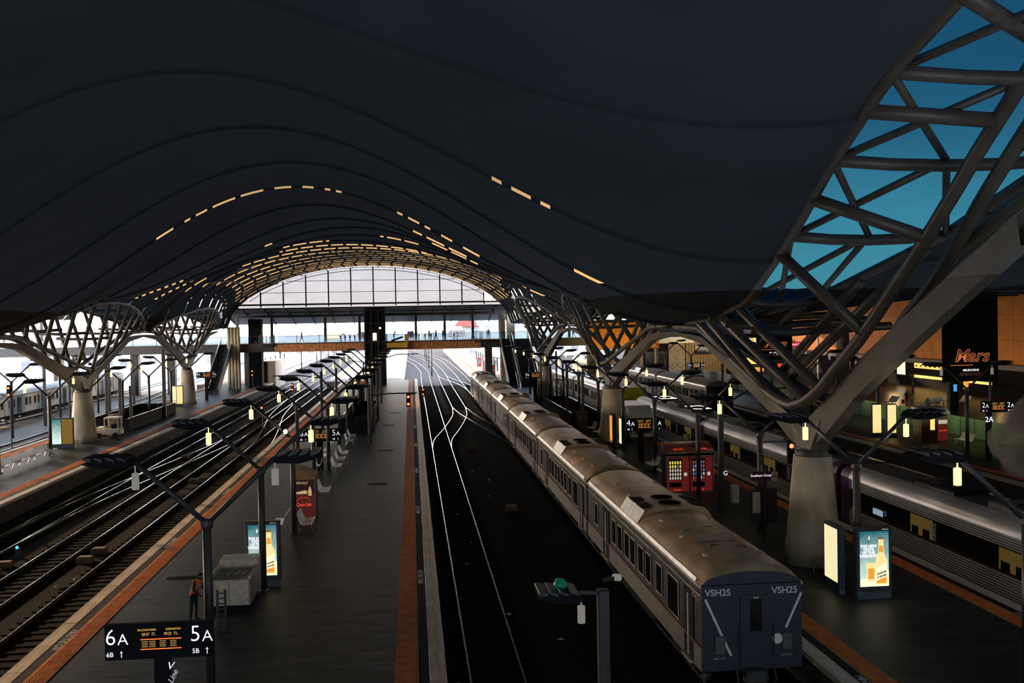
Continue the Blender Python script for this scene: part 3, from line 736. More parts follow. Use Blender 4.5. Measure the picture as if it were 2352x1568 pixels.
# glowing bead added in place of a sun glint at the third mast
t = thing('sun_glint', 'small glowing stand-in for a sun glint on a mast left of the platform sign', 'lamp', (-5.95, 47.6, 5.95))
MB().lathe(-5.95, 47.6, [(.02, 5.82), (.11, 5.88), (.13, 5.98), (.08, 6.08), (.02, 6.10)], 12).build('housing', 'dark_steel', t, smooth=True)
MB().lathe(-5.95, 47.42, [(.01, 5.86), (.075, 5.90), (.09, 5.97), (.075, 6.04), (.01, 6.08)], 12).build('glint_bead', 'glint_glow', t, smooth=True)
# single lamp on a stout post in the centre pit
t = thing('pit_lamp', 'stout post with a drooping lamp and green lens in the centre pit', 'lamp post', (4.75, 25.2, -.12))
MB().rbox(4.6, 4.9, 25.05, 25.35, -.12, 4.05, .03).build('pole', 'dark_steel', t)
MB().bar((4.75, 25.2, 3.95), (3.9, 25.2, 4.0), .08, .08).build('arm', 'dark_steel', t)
lamp_parts(t, 4.18, 25.2, 4.0, -1, 'lantern_off', 1.15)
MB().lathe(3.65, 25.3, [(.02, 4.05), (.15, 4.1), (.17, 4.2), (.12, 4.32), (.02, 4.36)], 16).build('green_lens', glow('green_lens', (.0, .14, .08), .35), t, smooth=True)
MB().tube([(4.75, 25.1, 4.3), (5.05, 24.9, 4.42)], .06, 8).build('spot_arm', 'dark_steel', t); MB().tube([(5.0, 25.0, 4.4), (5.12, 24.85, 4.42)], .09, 12).build('spot_head', 'lantern_off', t)

# plain square posts with signal arms
def post(x, y, top, label, arm=None, r=.13, m='pole', cat='post', base=PZ, g=None):
    t = thing('steel_post', label, cat, (x, y, base), g)
    MB().rbox(x - r, x + r, y - r, y + r, base, top, .03).build('pole', m, t)
    MB().box(x - r * 1.5, x + r * 1.5, y - r * 1.5, y + r * 1.5, base, base + .04).build('base_plate', m, t)
    if arm:
        dx, dz = arm; MB().tube([(x, y, top - .6), (x + dx * .45, y, top - .6 + dz), (x + dx, y, top - .6 + dz)], .055, 8).build('arm', 'dark_steel', t)
    return t
post(15.75, 50.2, 6.9, 'square grey post with a white letter G right of the red vending machines', arm=(3.6, .9))
text('G', .32, (15.92, 50.02, 2.9), 'sign_white', bpy.data.objects['steel_post'])
post(14.45, 84.6, 6.2, 'square post on the platform right of the train, near the small grey cabinet', arm=(-2.5, .2))
post(14.8, 95.5, 6.6, 'square post behind the grey cabinet on the platform right of the train')
post(14.6, 72.0, 4.0, 'short post beside the pair of bright benches right of the train')
post(-3.56, 82.3, 5.6, 'square post carrying a signal arm over the track on the middle platform', arm=(3.9, .15))
post(-3.7, 92, 6.0, 'square post by the sunken stairwell on the middle platform')
post(-3.6, 103, 7.0, 'square post before the lift tower on the middle platform')
post(-3.9, 124, 7.0, 'square post with signal arm next to the lift tower', arm=(4.6, .6))
post(-9.0, 79, 4.9, 'stout square post left of the middle platform stairwell')
post(-8.6, 96, 6.4, 'tall post on the left half of the middle platform', arm=(-4.5, .3))
post(-8.4, 112, 6.0, 'tall post farther along the left half of the middle platform')
post(-27.2, 96.5, 6.2, 'square post behind the white buggy'); post(-27.6, 101.5, 5.2, 'square post at the dark ramp wall on the left platform'); post(-26.9, 112, 8.6, 'tallest square post by the dark ramp on the left platform', r=.17)
post(-30.6, 104, 7.5, 'square post behind the dark ramp wall on the left platform'); post(-32.2, 98, 7.0, 'thin post between white train and buggy', r=.09)
for k, (x, y) in enumerate([(-41.5, 118), (-41.5, 128), (-45, 140), (-35, 120), (-36, 134)]):
    post(x, y, 7.5, 'tall grey post between left platform and bright street, %s one from the camera' % ORD[[0, 2, 4, 1, 3][k]], r=.14, base=-.12)
for k, (x, y) in enumerate([(16.3, 108), (17.3, 101), (16.9, 117), (14.4, 112)]):
    post(x, y, [6.5, 6.0, 7.2, 6.9][k], 'thin post by the dark ramp right of the brown train, %s from the camera' % ORD[[1, 0, 3, 2][k]], r=.1)

# ------------------------------------------------------------------ railway signals
def signal(x, y, z, label, post_=None, n=2, on=(0, 1), arm=None):
    t = thing('railway_signal', label, 'railway signal', (x, y, z))
    MB().rbox(x - .17, x + .17, y - .1, y + .1, z - .55, z + .55, .04).build('housing', 'black', t)
    for k in range(n):
        zz = z + .3 - k * .6
        MB().tube([(x, y - .1, zz), (x, y - .2, zz)], .13, 12, cap=False).build('hood', 'black', t)
        MB().tube([(x, y - .11, zz), (x, y - .125, zz)], .105, 12).build('lens', 'red_light' if k in on else 'black', t)
    if post_ is not None: MB().tube([(x + .05, y + .15, post_[0]), (x + .05, y + .15, z)], .06, 8).build('post', post_[1], t)
    if arm: MB().bar((x, y + .12, z + .5), (x + arm, y + .12, z + .5), .08, .08).build('hanger', 'dark_steel', t)
    return t
signal(-.38, 82.3, 4.55, 'railway signal with two red lights hanging over the orange strip', arm=.6)
signal(-15.5, 105, 2.1, 'railway signal with two red lights in the left pit, nearer one', post_=(-.1, 'dark_steel'))
signal(-16.0, 136, 2.5, 'railway signal with two red lights in the left pit, farther one', post_=(-.1, 'dark_steel'))
signal(16.6, 110, 2.1, 'railway signal with two red lights on a yellow post', post_=(1.05, 'yellow_paint'))
signal(17.45, 45, 4.6, 'dark signal with one orange light left of the big column', n=1, on=(0,), arm=-1.6)
signal(-34.6, 90, 5.6, 'railway signal with two red lights at the left frame edge', post_=(-.1, 'dark_steel'))
signal(-24.2, 155, 3.6, 'railway signal with two red lights beyond the left stairs', post_=(1.05, 'dark_steel'))
signal(1.3, 128, 2.0, 'small signal with two red lights between the sunlit rails', post_=(-.1, 'dark_steel'))
t = thing('ground_signal', 'small blue ground lamp between the left rails', 'signal', (-19.2, 50.5, -.1))
MB().rbox(-19.3, -19.1, 50.4, 50.6, -.1, .35, .03).build('stand', 'dark_steel', t); MB().tube([(-19.2, 50.4, .42), (-19.2, 50.36, .42)], .07, 12).build('lens', 'blue_light', t)

# ------------------------------------------------------------------ benches
def bench(x, y, face, label, m='bench_metal', L=1.55):
    t = thing('platform_bench', label, 'bench', (x, y, PZ), 'steel platform benches'); s = face
    for half in (-1, 1):
        y0, y1 = (y - L / 2, y - .02) if half < 0 else (y + .02, y + L / 2)
        prof = [(.0, .46), (.10, .425), (.30, .425), (.46, .45), (.50, .42), (.50, .395), (.44, .42), (.28, .39), (.08, .39), (-.03, .44)]
        MB().prism([(x + s * a, PZ + b) for a, b in (prof if s > 0 else prof[::-1])], y0, y1).build('seat', m, t)
        prof = [(0, .46), (-.07, .62), (-.17, .90), (-.21, .90), (-.11, .61), (-.035, .44)]
        MB().prism([(x + s * a, PZ + b) for a, b in (prof if s < 0 else prof[::-1])], y0, y1).build('backrest', m, t)
    for yy in (y - L / 2 + .25, y + L / 2 - .25):
        MB().tube([(x + s * .42, yy, PZ + .40), (x + s * .52, yy, PZ)], .022, 6).build('leg', 'steel_bright', t)
        MB().tube([(x + s * .05, yy, PZ + .40), (x - s * .08, yy, PZ)], .022, 6).build('leg', 'steel_bright', t)
    MB().bar((x + s * .2, y - L / 2 + .1, PZ + .37), (x + s * .2, y + L / 2 - .1, PZ + .37), .08, .05).build('beam', 'dark_steel', t)
    return t
B = [(-28.5, 72.2, 1, 'steel bench at the left frame edge, half cut off'), (-28.5, 75.2, 1, 'white steel bench nearest the left frame edge post'), (-28.5, 78.1, 1, 'white steel bench in the middle of the row of three on the left platform'),
     (-28.5, 81.4, 1, 'white steel bench next to the left platform light box'), (-28.6, 87.2, 1, 'grey steel bench at the foot of the left platform column'), (-28.1, 133.2, 1, 'small white bench right of the far left column'),
     (-5.35, 58.0, 1, 'steel bench standing alone beyond the drinks machine'), (-5.35, 67.8, 1, 'nearest of the three stacked looking benches facing the train'), (-5.35, 71.2, 1, 'middle one of three benches facing the train'), (-5.35, 74.5, 1, 'farthest of the three benches facing the train'),
     (-5.4, 82.2, 1, 'nearer of two benches by the sunken stairwell'), (-5.4, 85.6, 1, 'farther of two benches by the sunken stairwell'), (-5.4, 48.9, 1, 'beige lit bench in front of the drinks machine'),
     (-6.3, 49.0, -1, 'bench facing the left pit beside the drinks machine'), (-6.3, 68.6, -1, 'nearest left-facing bench under the platform sign'), (-6.3, 73.2, -1, 'second left-facing bench beyond the platform sign'), (-6.3, 82.8, -1, 'left-facing bench back to back with the stairwell pair'), (-6.3, 76.2, -1, 'third left-facing bench beyond the platform sign'),
     (15.6, 63.8, -1, 'bright steel bench left of the white truck'), (15.6, 60.6, -1, 'bright steel bench partly behind the red vending machines'), (15.6, 85.9, -1, 'farthest of three bright benches before the second column'), (15.6, 82.9, -1, 'middle of three bright benches before the second column'), (15.6, 80.7, -1, 'nearest of three bright benches before the second column'),
     (15.5, 76.1, -1, 'darker bench at the foot of the second column'), (15.75, 36.5, -1, 'brownish steel bench at the foot of the big column'), (40.9, 70.6, -1, 'greenish bench by the glass fence platform vending kiosk')]
for b in B: bench(b[0], b[1], b[2], b[3], 'bench_dark' if ('darker' in b[3] or 'brownish' in b[3]) else 'bench_metal', 1.7)

# ------------------------------------------------------------------ advertising light boxes
def lightbox(x, y, label, wd=1.3, h=2.5, base=PZ, poster=True, rz=0):
    t = thing('light_box', label, 'advertising light box', (x, y, base))
    x0, x1 = x - wd / 2, x + wd / 2
    MB().rbox(x0, x1, y - .16, y + .16, base + .30, base + h, .03).build('frame', mat('ad_frame', (.06, .075, .085), .45), t)
    MB().box(x0 + .03, x1 - .03, y - .15, y + .15, base, base + .28).build('plinth', mat('ad_plinth', (.10, .13, .16), .7), t)
    if poster:
        f = y - .165; a, b = x0 + .13, x1 - .13; z0, z1 = base + .45, base + h - .13; W = b - a; H = z1 - z0
        pg = MB().box(a, b, f - .006, f, z0, z1).build('poster', 'ad_teal', t)
        def P(u, v, d=.010): return (a + u * W, f - d, z0 + v * H)
        def poly(pts, m, nm, d): MB().poly([P(u, v, d) for u, v in pts]).build(nm, m, pg)
        poly([(0, 0), (1, 0), (1, .28), (.62, .26), (.3, .16), (0, .13)], 'ad_cream', 'sand_print', .008)
        poly([(.24, .10), (.52, .10), (.55, .43), (.22, .43)], 'ad_gold', 'glass_print', .010)
        poly([(.28, .14), (.48, .14), (.50, .33), (.27, .33)], 'ad_amber', 'drink_print', .012)
        poly([(.54, .04), (.94, .04), (.95, .46), (.86, .57), (.82, .63), (.82, .86), (.64, .86), (.64, .63), (.60, .57), (.53, .46)], 'ad_gold', 'bottle_print', .014)
        poly([(.58, .06), (.90, .06), (.90, .16), (.58, .12)], 'ad_amber', 'base_print', .016)
        poly([(.65, .62), (.81, .62), (.80, .74), (.66, .74)], 'ad_amber', 'neck_print', .016)
        poly([(.63, .855), (.83, .855), (.83, .89), (.63, .89)], 'ad_brown', 'cap_print', .016)
        poly([(.55, .09), (.93, .20), (.93, .44), (.55, .33)], 'ad_cream', 'label_print', .018)
        for r_, (ln, vv) in enumerate((('THE NEW', .735), ('TASTE', .675), ('OF THE', .615), ('WEEKEND', .555))): text(ln, .135, P(.29, vv, .02), 'sign_white', pg, bold=.006)
        text('JOHNNIE', .085, P(.745, .245, .022), 'black', pg, rot=(PI / 2, -.3, 0), bold=.003); text('& GINGER', .075, P(.75, .185, .022), 'black', pg, rot=(PI / 2, -.3, 0), bold=.003)
        poly([(.28, .85), (.31, .93), (.34, .90), (.33, .85)], 'sign_white', 'figure_print', .02)
        text('JCDecaux', .055, (x1 - .25, y - .172, base + h - .065), 'sign_dim', t)
    return t
lightbox(-5.77, 38.6, 'glowing teal and gold bottle poster box on the middle platform')
lightbox(15.85, 33.4, 'glowing teal and gold bottle poster box at the lower right')
def sidebox(x, y, label, m, h=2.4, ln=1.3, s=-1, th=.25, rz=0.0, dual=None):
    t = thing('light_box', label, 'advertising light box', (x, y, PZ))
    MB().rbox(x - th / 2, x + th / 2, y - ln / 2, y + ln / 2, PZ + .2, PZ + h, .03).build('frame', 'ad_frame', t)
    MB().box(x - th / 2 + .02, x + th / 2 - .02, y - ln / 2 + .02, y + ln / 2 - .02, PZ, PZ + .2).build('plinth', 'ad_plinth', t)
    xx = x + s * (th / 2 + .004); MB().box(min(xx, xx + s * .006), max(xx, xx + s * .006), y - ln / 2 + .1, y + ln / 2 - .1, PZ + .4, PZ + h - .1).build('poster', m, t)
    return t
sidebox(15.0, 34.6, 'light box seen edge on behind the lower right bottle poster', 'side_panel', s=-1)
sidebox(15.75, 74.6, 'cream glowing light box beside the second right column', 'side_panel')
sidebox(15.5, 77.0, 'orange glowing light box touching the second right column', 'ad_amber')
def frontbox(x, y, label, cols, wd=1.0, h=2.2):
    t = thing('light_box', label, 'advertising light box', (x, y, PZ)); n = len(cols)
    MB().rbox(x - wd / 2, x + wd / 2, y - .12, y + .12, PZ, PZ + h, .03).build('frame', 'ad_frame', t)
    for i, c in enumerate(cols):
        a = x - wd / 2 + .07 + i * (wd - .07) / n; MB().box(a, a + (wd - .07) / n - .07, y - .135, y - .122, PZ + .35, PZ + h - .1).build('poster', c, t)
    return t
frontbox(-28.95, 86.0, 'green and gold light box by the left platform benches', ('ad_teal', 'ad_brown'), 1.9, 2.5)
frontbox(-28.9, 126.5, 'pair of pale yellow light boxes left of the far left column', ('side_panel', 'ad_gold'), 1.6, 2.6)
frontbox(37.0, 77.0, 'left one of two teal and yellow light boxes on the fence platform', ('ad_gold',), .85, 2.7)
frontbox(38.05, 76.6, 'right one of two teal and yellow light boxes on the fence platform', ('ad_gold',), .85, 2.7)

# ------------------------------------------------------------------ platform signs
def board(x, y, z, L, H, left, right, label, small=True, head=None, led=True, post_x=None, off=0):
    t = thing('platform_sign', label, 'platform sign', (x, y, PZ)); f = y - .1
    MB().rbox(x - L / 2, x + L / 2, y - .1, y + .1, z - H / 2, z + H / 2, .02).build('board', 'black', t)
    px = post_x if post_x is not None else x
    MB().rbox(px - .2, px + .2, y - .08, y + .08, PZ, z - H / 2, .02).build('totem', 'black', t)
    s = H * .54
    for q, wd_ in ((-1, left), (1, right)):
        cx_ = x + q * L * .395
        text(wd_[0], s * 1.22, (cx_ - s * .26, f - .005, z + H * .14), 'sign_white', t, sx=.95, bold=-s * .012); text(wd_[1], s * .86, (cx_ + s * .36, f - .005, z + H * .14 - s * .13), 'sign_white', t, sx=1.0, bold=-s * .008)
    if small:
        for q, s_ in ((-1, left), (1, right)):
            text(s_[0] + 'B', s * .35, (x + q * L * .40 - .13 * L * .4, f - .005, z - H * .34), 'sign_white', t); 
            ax = x + q * L * .40 + .055 * L; az = z - H * .34
            MB().box(ax - .008, ax + .008, f - .008, f - .003, az - H * .09, az + H * .09).build('arrow', 'sign_white', t)
            MB().poly([(ax - .04, f - .008, az + H * .03), (ax, f - .008, az + H * .1), (ax + .04, f - .008, az + H * .03), (ax, f - .008, az + H * .065)]).build('arrow', 'sign_white', t)
    if led:
        a, b = x - L * .17, x + L * .22
        sc = MB().box(a, b, f - .006, f, z - H * .30, z + H * .40).build('screen', 'black_gloss', t)
        for v in (.06, -.22): MB().box(a + .01, b - .01, f - .010, f - .006, z + H * v - .012, z + H * v + .012).build('led_line', 'led_orange', sc)
        text('BACCHUS MARSH', H * .085, (a + (b - a) * .17, f - .011, z + H * .33), 'led_amber', sc, sx=.75); text('SHEPPARTON', H * .085, (a + (b - a) * .80, f - .011, z + H * .33), 'led_amber', sc, sx=.8)
        text('09:37  77..', H * .12, (a + (b - a) * .22, f - .011, z + H * .2), 'led_amber', sc, sx=.8); text('09:33  73..', H * .12, (a + (b - a) * .75, f - .011, z + H * .2), 'led_amber', sc, sx=.8)
        for u in (.12, .3, .55, .8):
            for v in (0, -.05, -.10, -.15): MB().box(a + (b - a) * (u - .08), a + (b - a) * (u + .07), f - .009, f - .006, z + H * v - .006, z + H * v + .006).build('led_row', 'led_amber', sc)
    return t
board(-6.32, 25.2, 3.30, 2.55, .86, '6A', '5A', 'dark hanging sign reading 6A and 5A at the lower left', post_x=-6.25)
text('V', .26, (-6.05, 25.05, 2.68), 'sign_white', bpy.data.objects['platform_sign'], rot=(PI / 2, 0, 0), shear=.3); text('Line', .20, (-5.98, 25.05, 2.42), 'sign_dim', bpy.data.objects['platform_sign'], rot=(PI / 2, -1.1, 0), shear=.3)
board(-6.32, 68.5, 3.45, 2.7, .85, '6A', '5A', 'dark sign reading 6A and 5A above the benches of the middle platform')
board(-5.7, 112, 4.45, 2.6, .8, '6A', '5A', 'small dark sign reading 6A and 5A before the lift tower')
board(15.9, 68.2, 3.55, 2.4, .9, '4A', '3A', 'dark sign reading 4A and 3A left of the white truck', post_x=15.7)
board(14.6, 119, 4.3, 2.4, .75, '4A', '3A', 'small dark sign reading 4A beside the far right column')
board(38.9, 63.4, 4.6, 2.25, .75, '2A', '2A', 'dark sign reading 2A twice on the glass fence platform', post_x=38.3)
board(38.4, 133, 4.3, 2.3, .8, '2A', '2A', 'small dark sign reading 2A beyond the maroon train')
board(-27.2, 136, 4.4, 2.6, .8, '8A', '7A', 'brown lit sign reading 8A and 7A by the left escalator')
text('2A', .5, (38.3, 63.3, 3.75), 'sign_white', bpy.data.objects['platform_sign.005'], bold=.004)
# station name post with timetable panels
t = thing('timetable_post', 'timetable post with a Southern Cross name sign', 'sign post', (15.75, 43.9, PZ))
MB().rbox(15.64, 15.86, 43.8, 44.0, PZ, 4.2, .02).build('post', 'pole', t)
MB().box(15.15, 15.6, 43.86, 43.94, PZ + .55, PZ + 2.1).build('panel', 'dark_steel', t); MB().box(15.2, 15.55, 43.84, 43.86, PZ + 1.0, PZ + 1.95).build('timetable', 'booth', t); MB().box(15.9, 16.35, 43.86, 43.94, PZ + .55, PZ + 2.1).build('panel', 'dark_steel', t)
nb = MB().box(15.1, 16.2, 43.7, 43.76, 3.55, 3.95).build('name_board', mat('sign_maroon', (.10, .02, .03), .5), t); text('Southern Cross', .15, (15.55, 43.69, 3.77), 'sign_white', nb); MB().box(16.02, 16.32, 43.68, 43.74, 3.50, 3.92).build('number_plate', 'booth', t); text('4A', .2, (16.17, 43.67, 3.72), 'black', nb)

# ------------------------------------------------------------------ vending machines
def vend_kiosk(x0, x1, y, d, h, label, cols=2, front='machine'):
    t = thing('vending_kiosk', label, 'vending machine', ((x0 + x1) / 2, y, PZ))
    MB().box(x0, x1, y, y + d, PZ, PZ + h - .55).build('body', 'red_dark', t)
    n = 8; prof = [(y - .04, PZ + h - .5)] + [(y - .04 + (d + .04) * (1 - math.cos(PI / 2 * i / n)), PZ + h - .5 + .5 * math.sin(PI / 2 * i / n)) for i in range(n + 1)] + [(y + d, PZ + h - .5)]
    MB().prism(prof, x0 - .03, x1 + .03, axis='x').build('curved_roof', mat('kiosk_roof', (.22, .07, .05), .35, var=.4, scale=5), t)
    MB().box(x0 - .03, x1 + .03, y - .05, y + .02, PZ + h - .66, PZ + h - .50).build('fascia', 'black', t)
    for z in (PZ + h - .68, PZ + h - .5, PZ + .02): MB().box(x0 - .04, x1 + .04, y - .07, y - .04, z - .02, z + .02).build('trim', 'steel_bright', t)
    for k in range(cols + 1): xx = x0 + (x1 - x0) * k / cols; MB().box(xx - .02, xx + .02, y - .07, y - .04, PZ, PZ + h - .66).build('trim', 'steel_bright', t)
    for k in range(cols):
        a = x0 + (x1 - x0) * k / cols + .06; b = a + (x1 - x0) / cols - .12; W = b - a; zt = PZ + h - .75; H = zt - PZ - .1
        mch = MB().box(a, b, y - .05, y - .005, PZ + .08, zt).build('machine', 'machine_panel', t)
        MB().box(a + .05, a + W * .68, y - .055, y - .05, PZ + .1 + H * .34, zt - .06).build('window', 'black_gloss', mch)
        cs = ['snack_yellow', 'snack_yellow', 'snack_white', 'snack_white', 'snack_white'] if k == 0 else ['snack_red', 'snack_blue', 'snack_white', 'snack_blue', 'snack_red']
        for r_ in range(5):
            for c in range(5):
                cx = a + .09 + c * (W * .60) / 5; cz = zt - .14 - (r_ + 1) * H * .115
                mm = cs[(r_ + (c if k else 0)) % 5] if (c + r_) % 4 else ('snack_blue' if r_ == 1 and k == 0 else cs[r_])
                MB().lathe(cx + .05, y - .065, [(.038, cz), (.045, cz + .02), (.045, cz + .12), (.02, cz + .17)], 6).build('snack', mm, mch)
        MB().box(a + .08, a + W * .64, y - .058, y - .05, PZ + .1 + H * .12, PZ + .1 + H * .26).build('tray', 'black', mch)
        MB().box(a + W * .76, a + W * .9, y - .06, y - .05, PZ + H * .50, PZ + H * .60).build('keypad', 'snack_white', mch)
        text('Coca-Cola', .12, (a + W * .42, y - .062, PZ + .17), 'coke_red', mch, shear=.3, sx=.8)
        text('Coca-Cola', .16, ((a + b) / 2, y - .02, PZ + h - .27), 'coke_red', t, rot=(.75, 0, 0), shear=.3, sx=.8)
    return t
vend_kiosk(14.15, 16.85, 55.2, 1.15, 2.75, 'red double vending kiosk with a curved roof right of the train')
# drinks machine on the middle platform, seen from its printed side
t = thing('drinks_machine', 'dark red drinks machine printed with the word thirsty', 'vending machine', (-5.6, 51.8, PZ))
MB().box(-6.15, -5.1, 51.8, 53.4, PZ, PZ + 2.0).build('body', 'red_dark', t)
prof = [(-6.17, PZ + 2.0)] + [(-6.17 + 1.1 * i / 8, PZ + 2.0 + .5 * math.sin(PI * (.5 + .42 * i / 8))) for i in range(9)] + [(-5.07, PZ + 2.0)]
MB().prism(prof, 51.78, 53.45).build('curved_roof', 'brown_clad', t)
for z in (PZ + 2.0,): MB().box(-6.17, -5.07, 51.76, 51.79, z - .015, z + .015).build('trim', 'train_trim', t)
MB().box(-5.10, -5.06, 51.76, 51.8, PZ, PZ + 2.0).build('trim', 'train_trim', t)
MB().box(-6.13, -5.12, 51.785, 51.80, PZ + .05, PZ + 1.25).build('red_print', glow('dim_red', (.055, .008, .006), 1.0), t)
MB().poly([(-6.13, 51.78, PZ + 1.25), (-5.5, 51.78, PZ + 1.25), (-5.45, 51.78, PZ + 1.4), (-5.6, 51.78, PZ + 1.43), (-6.13, 51.78, PZ + 1.32)]).build('wave_print', glow('dim_cream', (.55, .38, .16), .9), t)
MB().poly([(-5.42, 51.775, PZ + 1.15), (-5.25, 51.775, PZ + 1.15), (-5.25, 51.775, PZ + 1.4), (-5.31, 51.775, PZ + 1.62), (-5.36, 51.775, PZ + 1.62), (-5.42, 51.775, PZ + 1.4)]).build('bottle_print', 'dim_cream', t)
text('thirsty?', .20, (-5.72, 51.775, PZ + 1.82), 'dim_cream', t); text('Coca-Cola', .24, (-5.66, 51.77, PZ + .70), 'coke_red', t, shear=.3, sx=.72, bold=.004)
MB().tube([(-5.66 + .38 * math.cos(a), 51.775, PZ + .70 + .38 * math.sin(a)) for a in [PI * (.2 + .75 * k / 12) for k in range(13)]], .008, 5).build('ring_print', 'coke_red', t)
# kiosk machine on the glass fence platform
t = thing('drinks_machine', 'drinks machine with a white curved roof on the glass fence platform', 'vending machine', (39.9, 73.2, PZ))
MB().box(38.8, 40.9, 73.2, 74.5, PZ, PZ + 2.1).build('body', 'red_dark', t)
MB().prism([(73.0, PZ + 2.25), (73.6, PZ + 2.55), (74.6, PZ + 2.65), (74.6, PZ + 2.1), (73.0, PZ + 2.1)], 38.7, 41.0, axis='x').build('curved_roof', 'white_paint', t)
MB().box(39.5, 39.85, 73.17, 73.2, PZ + .9, PZ + 1.9).build('lit_panel', 'warm_panel', t); MB().box(40.1, 40.88, 73.17, 73.2, PZ + .05, PZ + 1.3).build('red_print', 'machine_panel', t); MB().box(40.15, 40.85, 73.165, 73.19, PZ + 1.35, PZ + 1.65).build('wave_print', 'snack_white', t)
text('Coca-Cola', .22, (40.48, 73.15, PZ + .85), 'coke_red', t, shear=.3, sx=.68); 

# ------------------------------------------------------------------ white booth, buggy, truck, cabinets, enclosures
t = thing('platform_booth', 'beige metal booth with two doors in front of the bottle poster', 'booth', (-6.4, 35.3, PZ))
MB().box(-7.1, -5.75, 35.2, 37.9, PZ + .25, PZ + 1.15).build('body', 'booth_side', t)
for a, b in ((-7.08, -6.47), (-6.43, -5.80)): MB().box(a, b, 35.16, 35.2, PZ + .28, PZ + 1.12).build('door', 'booth', t)
MB().box(-7.1, -5.75, 37.0, 37.95, PZ + 1.15, PZ + 1.42).build('rear_lid', 'booth', t); MB().box(-7.12, -7.05, 35.2, 37, PZ + 1.15, PZ + 1.3).build('rim', 'booth', t); MB().box(-5.8, -5.72, 35.2, 37, PZ + 1.15, PZ + 1.25).build('rim', 'booth', t)
MB().box(-7.0, -5.85, 35.3, 37.8, PZ, PZ + .25).build('plinth', 'black', t)
for k in range(3): MB().tube([(-6.6 + .25 * k, 35.9, PZ + 1.16), (-6.5 + .25 * k, 36.2, PZ + 1.2)], .04, 6).build('tool', 'train_trim', t)
t = thing('stair_gate', 'dark metal railing and gate in front of the beige booth', 'railing', (-6.1, 33.2, PZ))
for x in (-6.45, -6.2): MB().box(x - .04, x + .04, 33.1, 33.18, PZ, PZ + 1.35).build('post', 'pole', t)
for k in range(7): MB().box(-6.45, -6.2, 33.12, 33.16, PZ + .2 + .17 * k, PZ + .24 + .17 * k).build('rail', 'pole', t)

t = thing('buggy', 'small white electric buggy beside the left platform column', 'buggy', (-27.1, 93, PZ))
MB().rbox(-28.3, -26.1, 92.3, 93.7, PZ + .35, PZ + .85, .08).build('chassis', 'truck_white', t); MB().rbox(-27.5, -26.2, 92.35, 93.65, PZ + 1.75, PZ + 1.87, .04).build('roof', 'truck_white', t)
for x in (-27.45, -26.3):
    for y in (92.4, 93.6): MB().bar((x, y, PZ + .8), (x, y, PZ + 1.78), .08, .08).build('pillar', 'truck_white', t)
MB().box(-26.9, -26.5, 92.5, 93.5, PZ + .85, PZ + 1.25).build('seat', 'black', t); MB().rbox(-28.2, -27.6, 92.4, 93.6, PZ + .85, PZ + 1.0, .04).build('load_bed', 'truck_white', t)
for x in (-27.9, -26.5):
    for y in (92.25, 93.75): MB().tube([(x, y - .08, PZ + .26), (x, y + .08, PZ + .26)], .26, 14).build('wheel', 'tyre', t)

t = thing('delivery_truck', 'small cream box truck parked beside the silver train', 'truck', (18.3, 78, PZ))
MB().rbox(17.2, 19.2, 78.4, 80.2, PZ + .45, PZ + 2.15, .12).build('cab', 'truck_white', t); MB().rbox(17.0, 19.35, 80.3, 85.5, PZ + .7, PZ + 2.75, .05).build('cargo_box', 'truck_white', t)
MB().prism([(78.5, PZ + 2.1), (80.2, PZ + 2.1), (80.2, PZ + 2.7), (79.6, PZ + 2.65)], 17.3, 19.1, axis='x').build('wind_deflector', 'truck_white', t)
MB().prism([(78.36, PZ + 1.25), (78.39, PZ + 1.25), (78.46, PZ + 2.05), (78.42, PZ + 2.05)], 17.32, 19.08, axis='x').build('windscreen', 'black_gloss', t)
MB().box(17.25, 19.15, 78.33, 78.4, PZ + .72, PZ + .92).build('grille', 'black', t)
for a in (17.3, 18.8): MB().box(a, a + .3, 78.31, 78.36, PZ + .74, PZ + .88).build('headlight', 'steel_bright', t)
MB().rbox(17.2, 19.2, 78.28, 78.5, PZ + .4, PZ + .65, .04).build('bumper', 'truck_white', t)
for a in (17.0, 19.4): MB().rbox(a - .08, a + .08, 78.3, 78.4, PZ + 1.35, PZ + 1.75, .02).build('mirror', 'black', t)
for x in (17.25, 19.1):
    for y in (79.2, 84): MB().tube([(x - .1, y, PZ + .38), (x + .1, y, PZ + .38)], .38, 16).build('wheel', 'tyre', t)
MB().box(17.19, 17.2, 78.7, 79.4, PZ + 1.25, PZ + 1.95).build('side_window', 'black_gloss', t)

t = MB().rbox(14.5, 15.5, 88.3, 89.1, PZ, PZ + 1.6, .04); t = t.build('cabinet', 'rust_box'); tag(t, 'grey brown equipment cabinet with a white plate beside a square post', 'cabinet'); MB().box(14.75, 15.25, 88.27, 88.3, PZ + 1.0, PZ + 1.2).build('plate', 'white_paint', t)
t = MB().rbox(-27.9, -27.0, 95.2, 96, PZ, PZ + 1.9, .04).build('cabinet', 'rust_box'); tag(t, 'dark cabinet with three small lamps behind the buggy', 'cabinet')
t = MB().rbox(16.75, 17.15, 51.5, 51.9, PZ, PZ + .95, .04).build('waste_bin', 'white_paint'); tag(t, 'small pale waste bin at the right foot of the red vending kiosk', 'bin')
t = MB().rbox(-31.2, -30.4, 69.5, 70.6, PZ + .6, PZ + 1.5, .04).build('white_box', 'white_paint'); tag(t, 'white equipment box at the left frame edge', 'box'); MB().box(-31.0, -30.6, 69.7, 70.4, PZ, PZ + .6).build('stand', 'dark_steel', t)

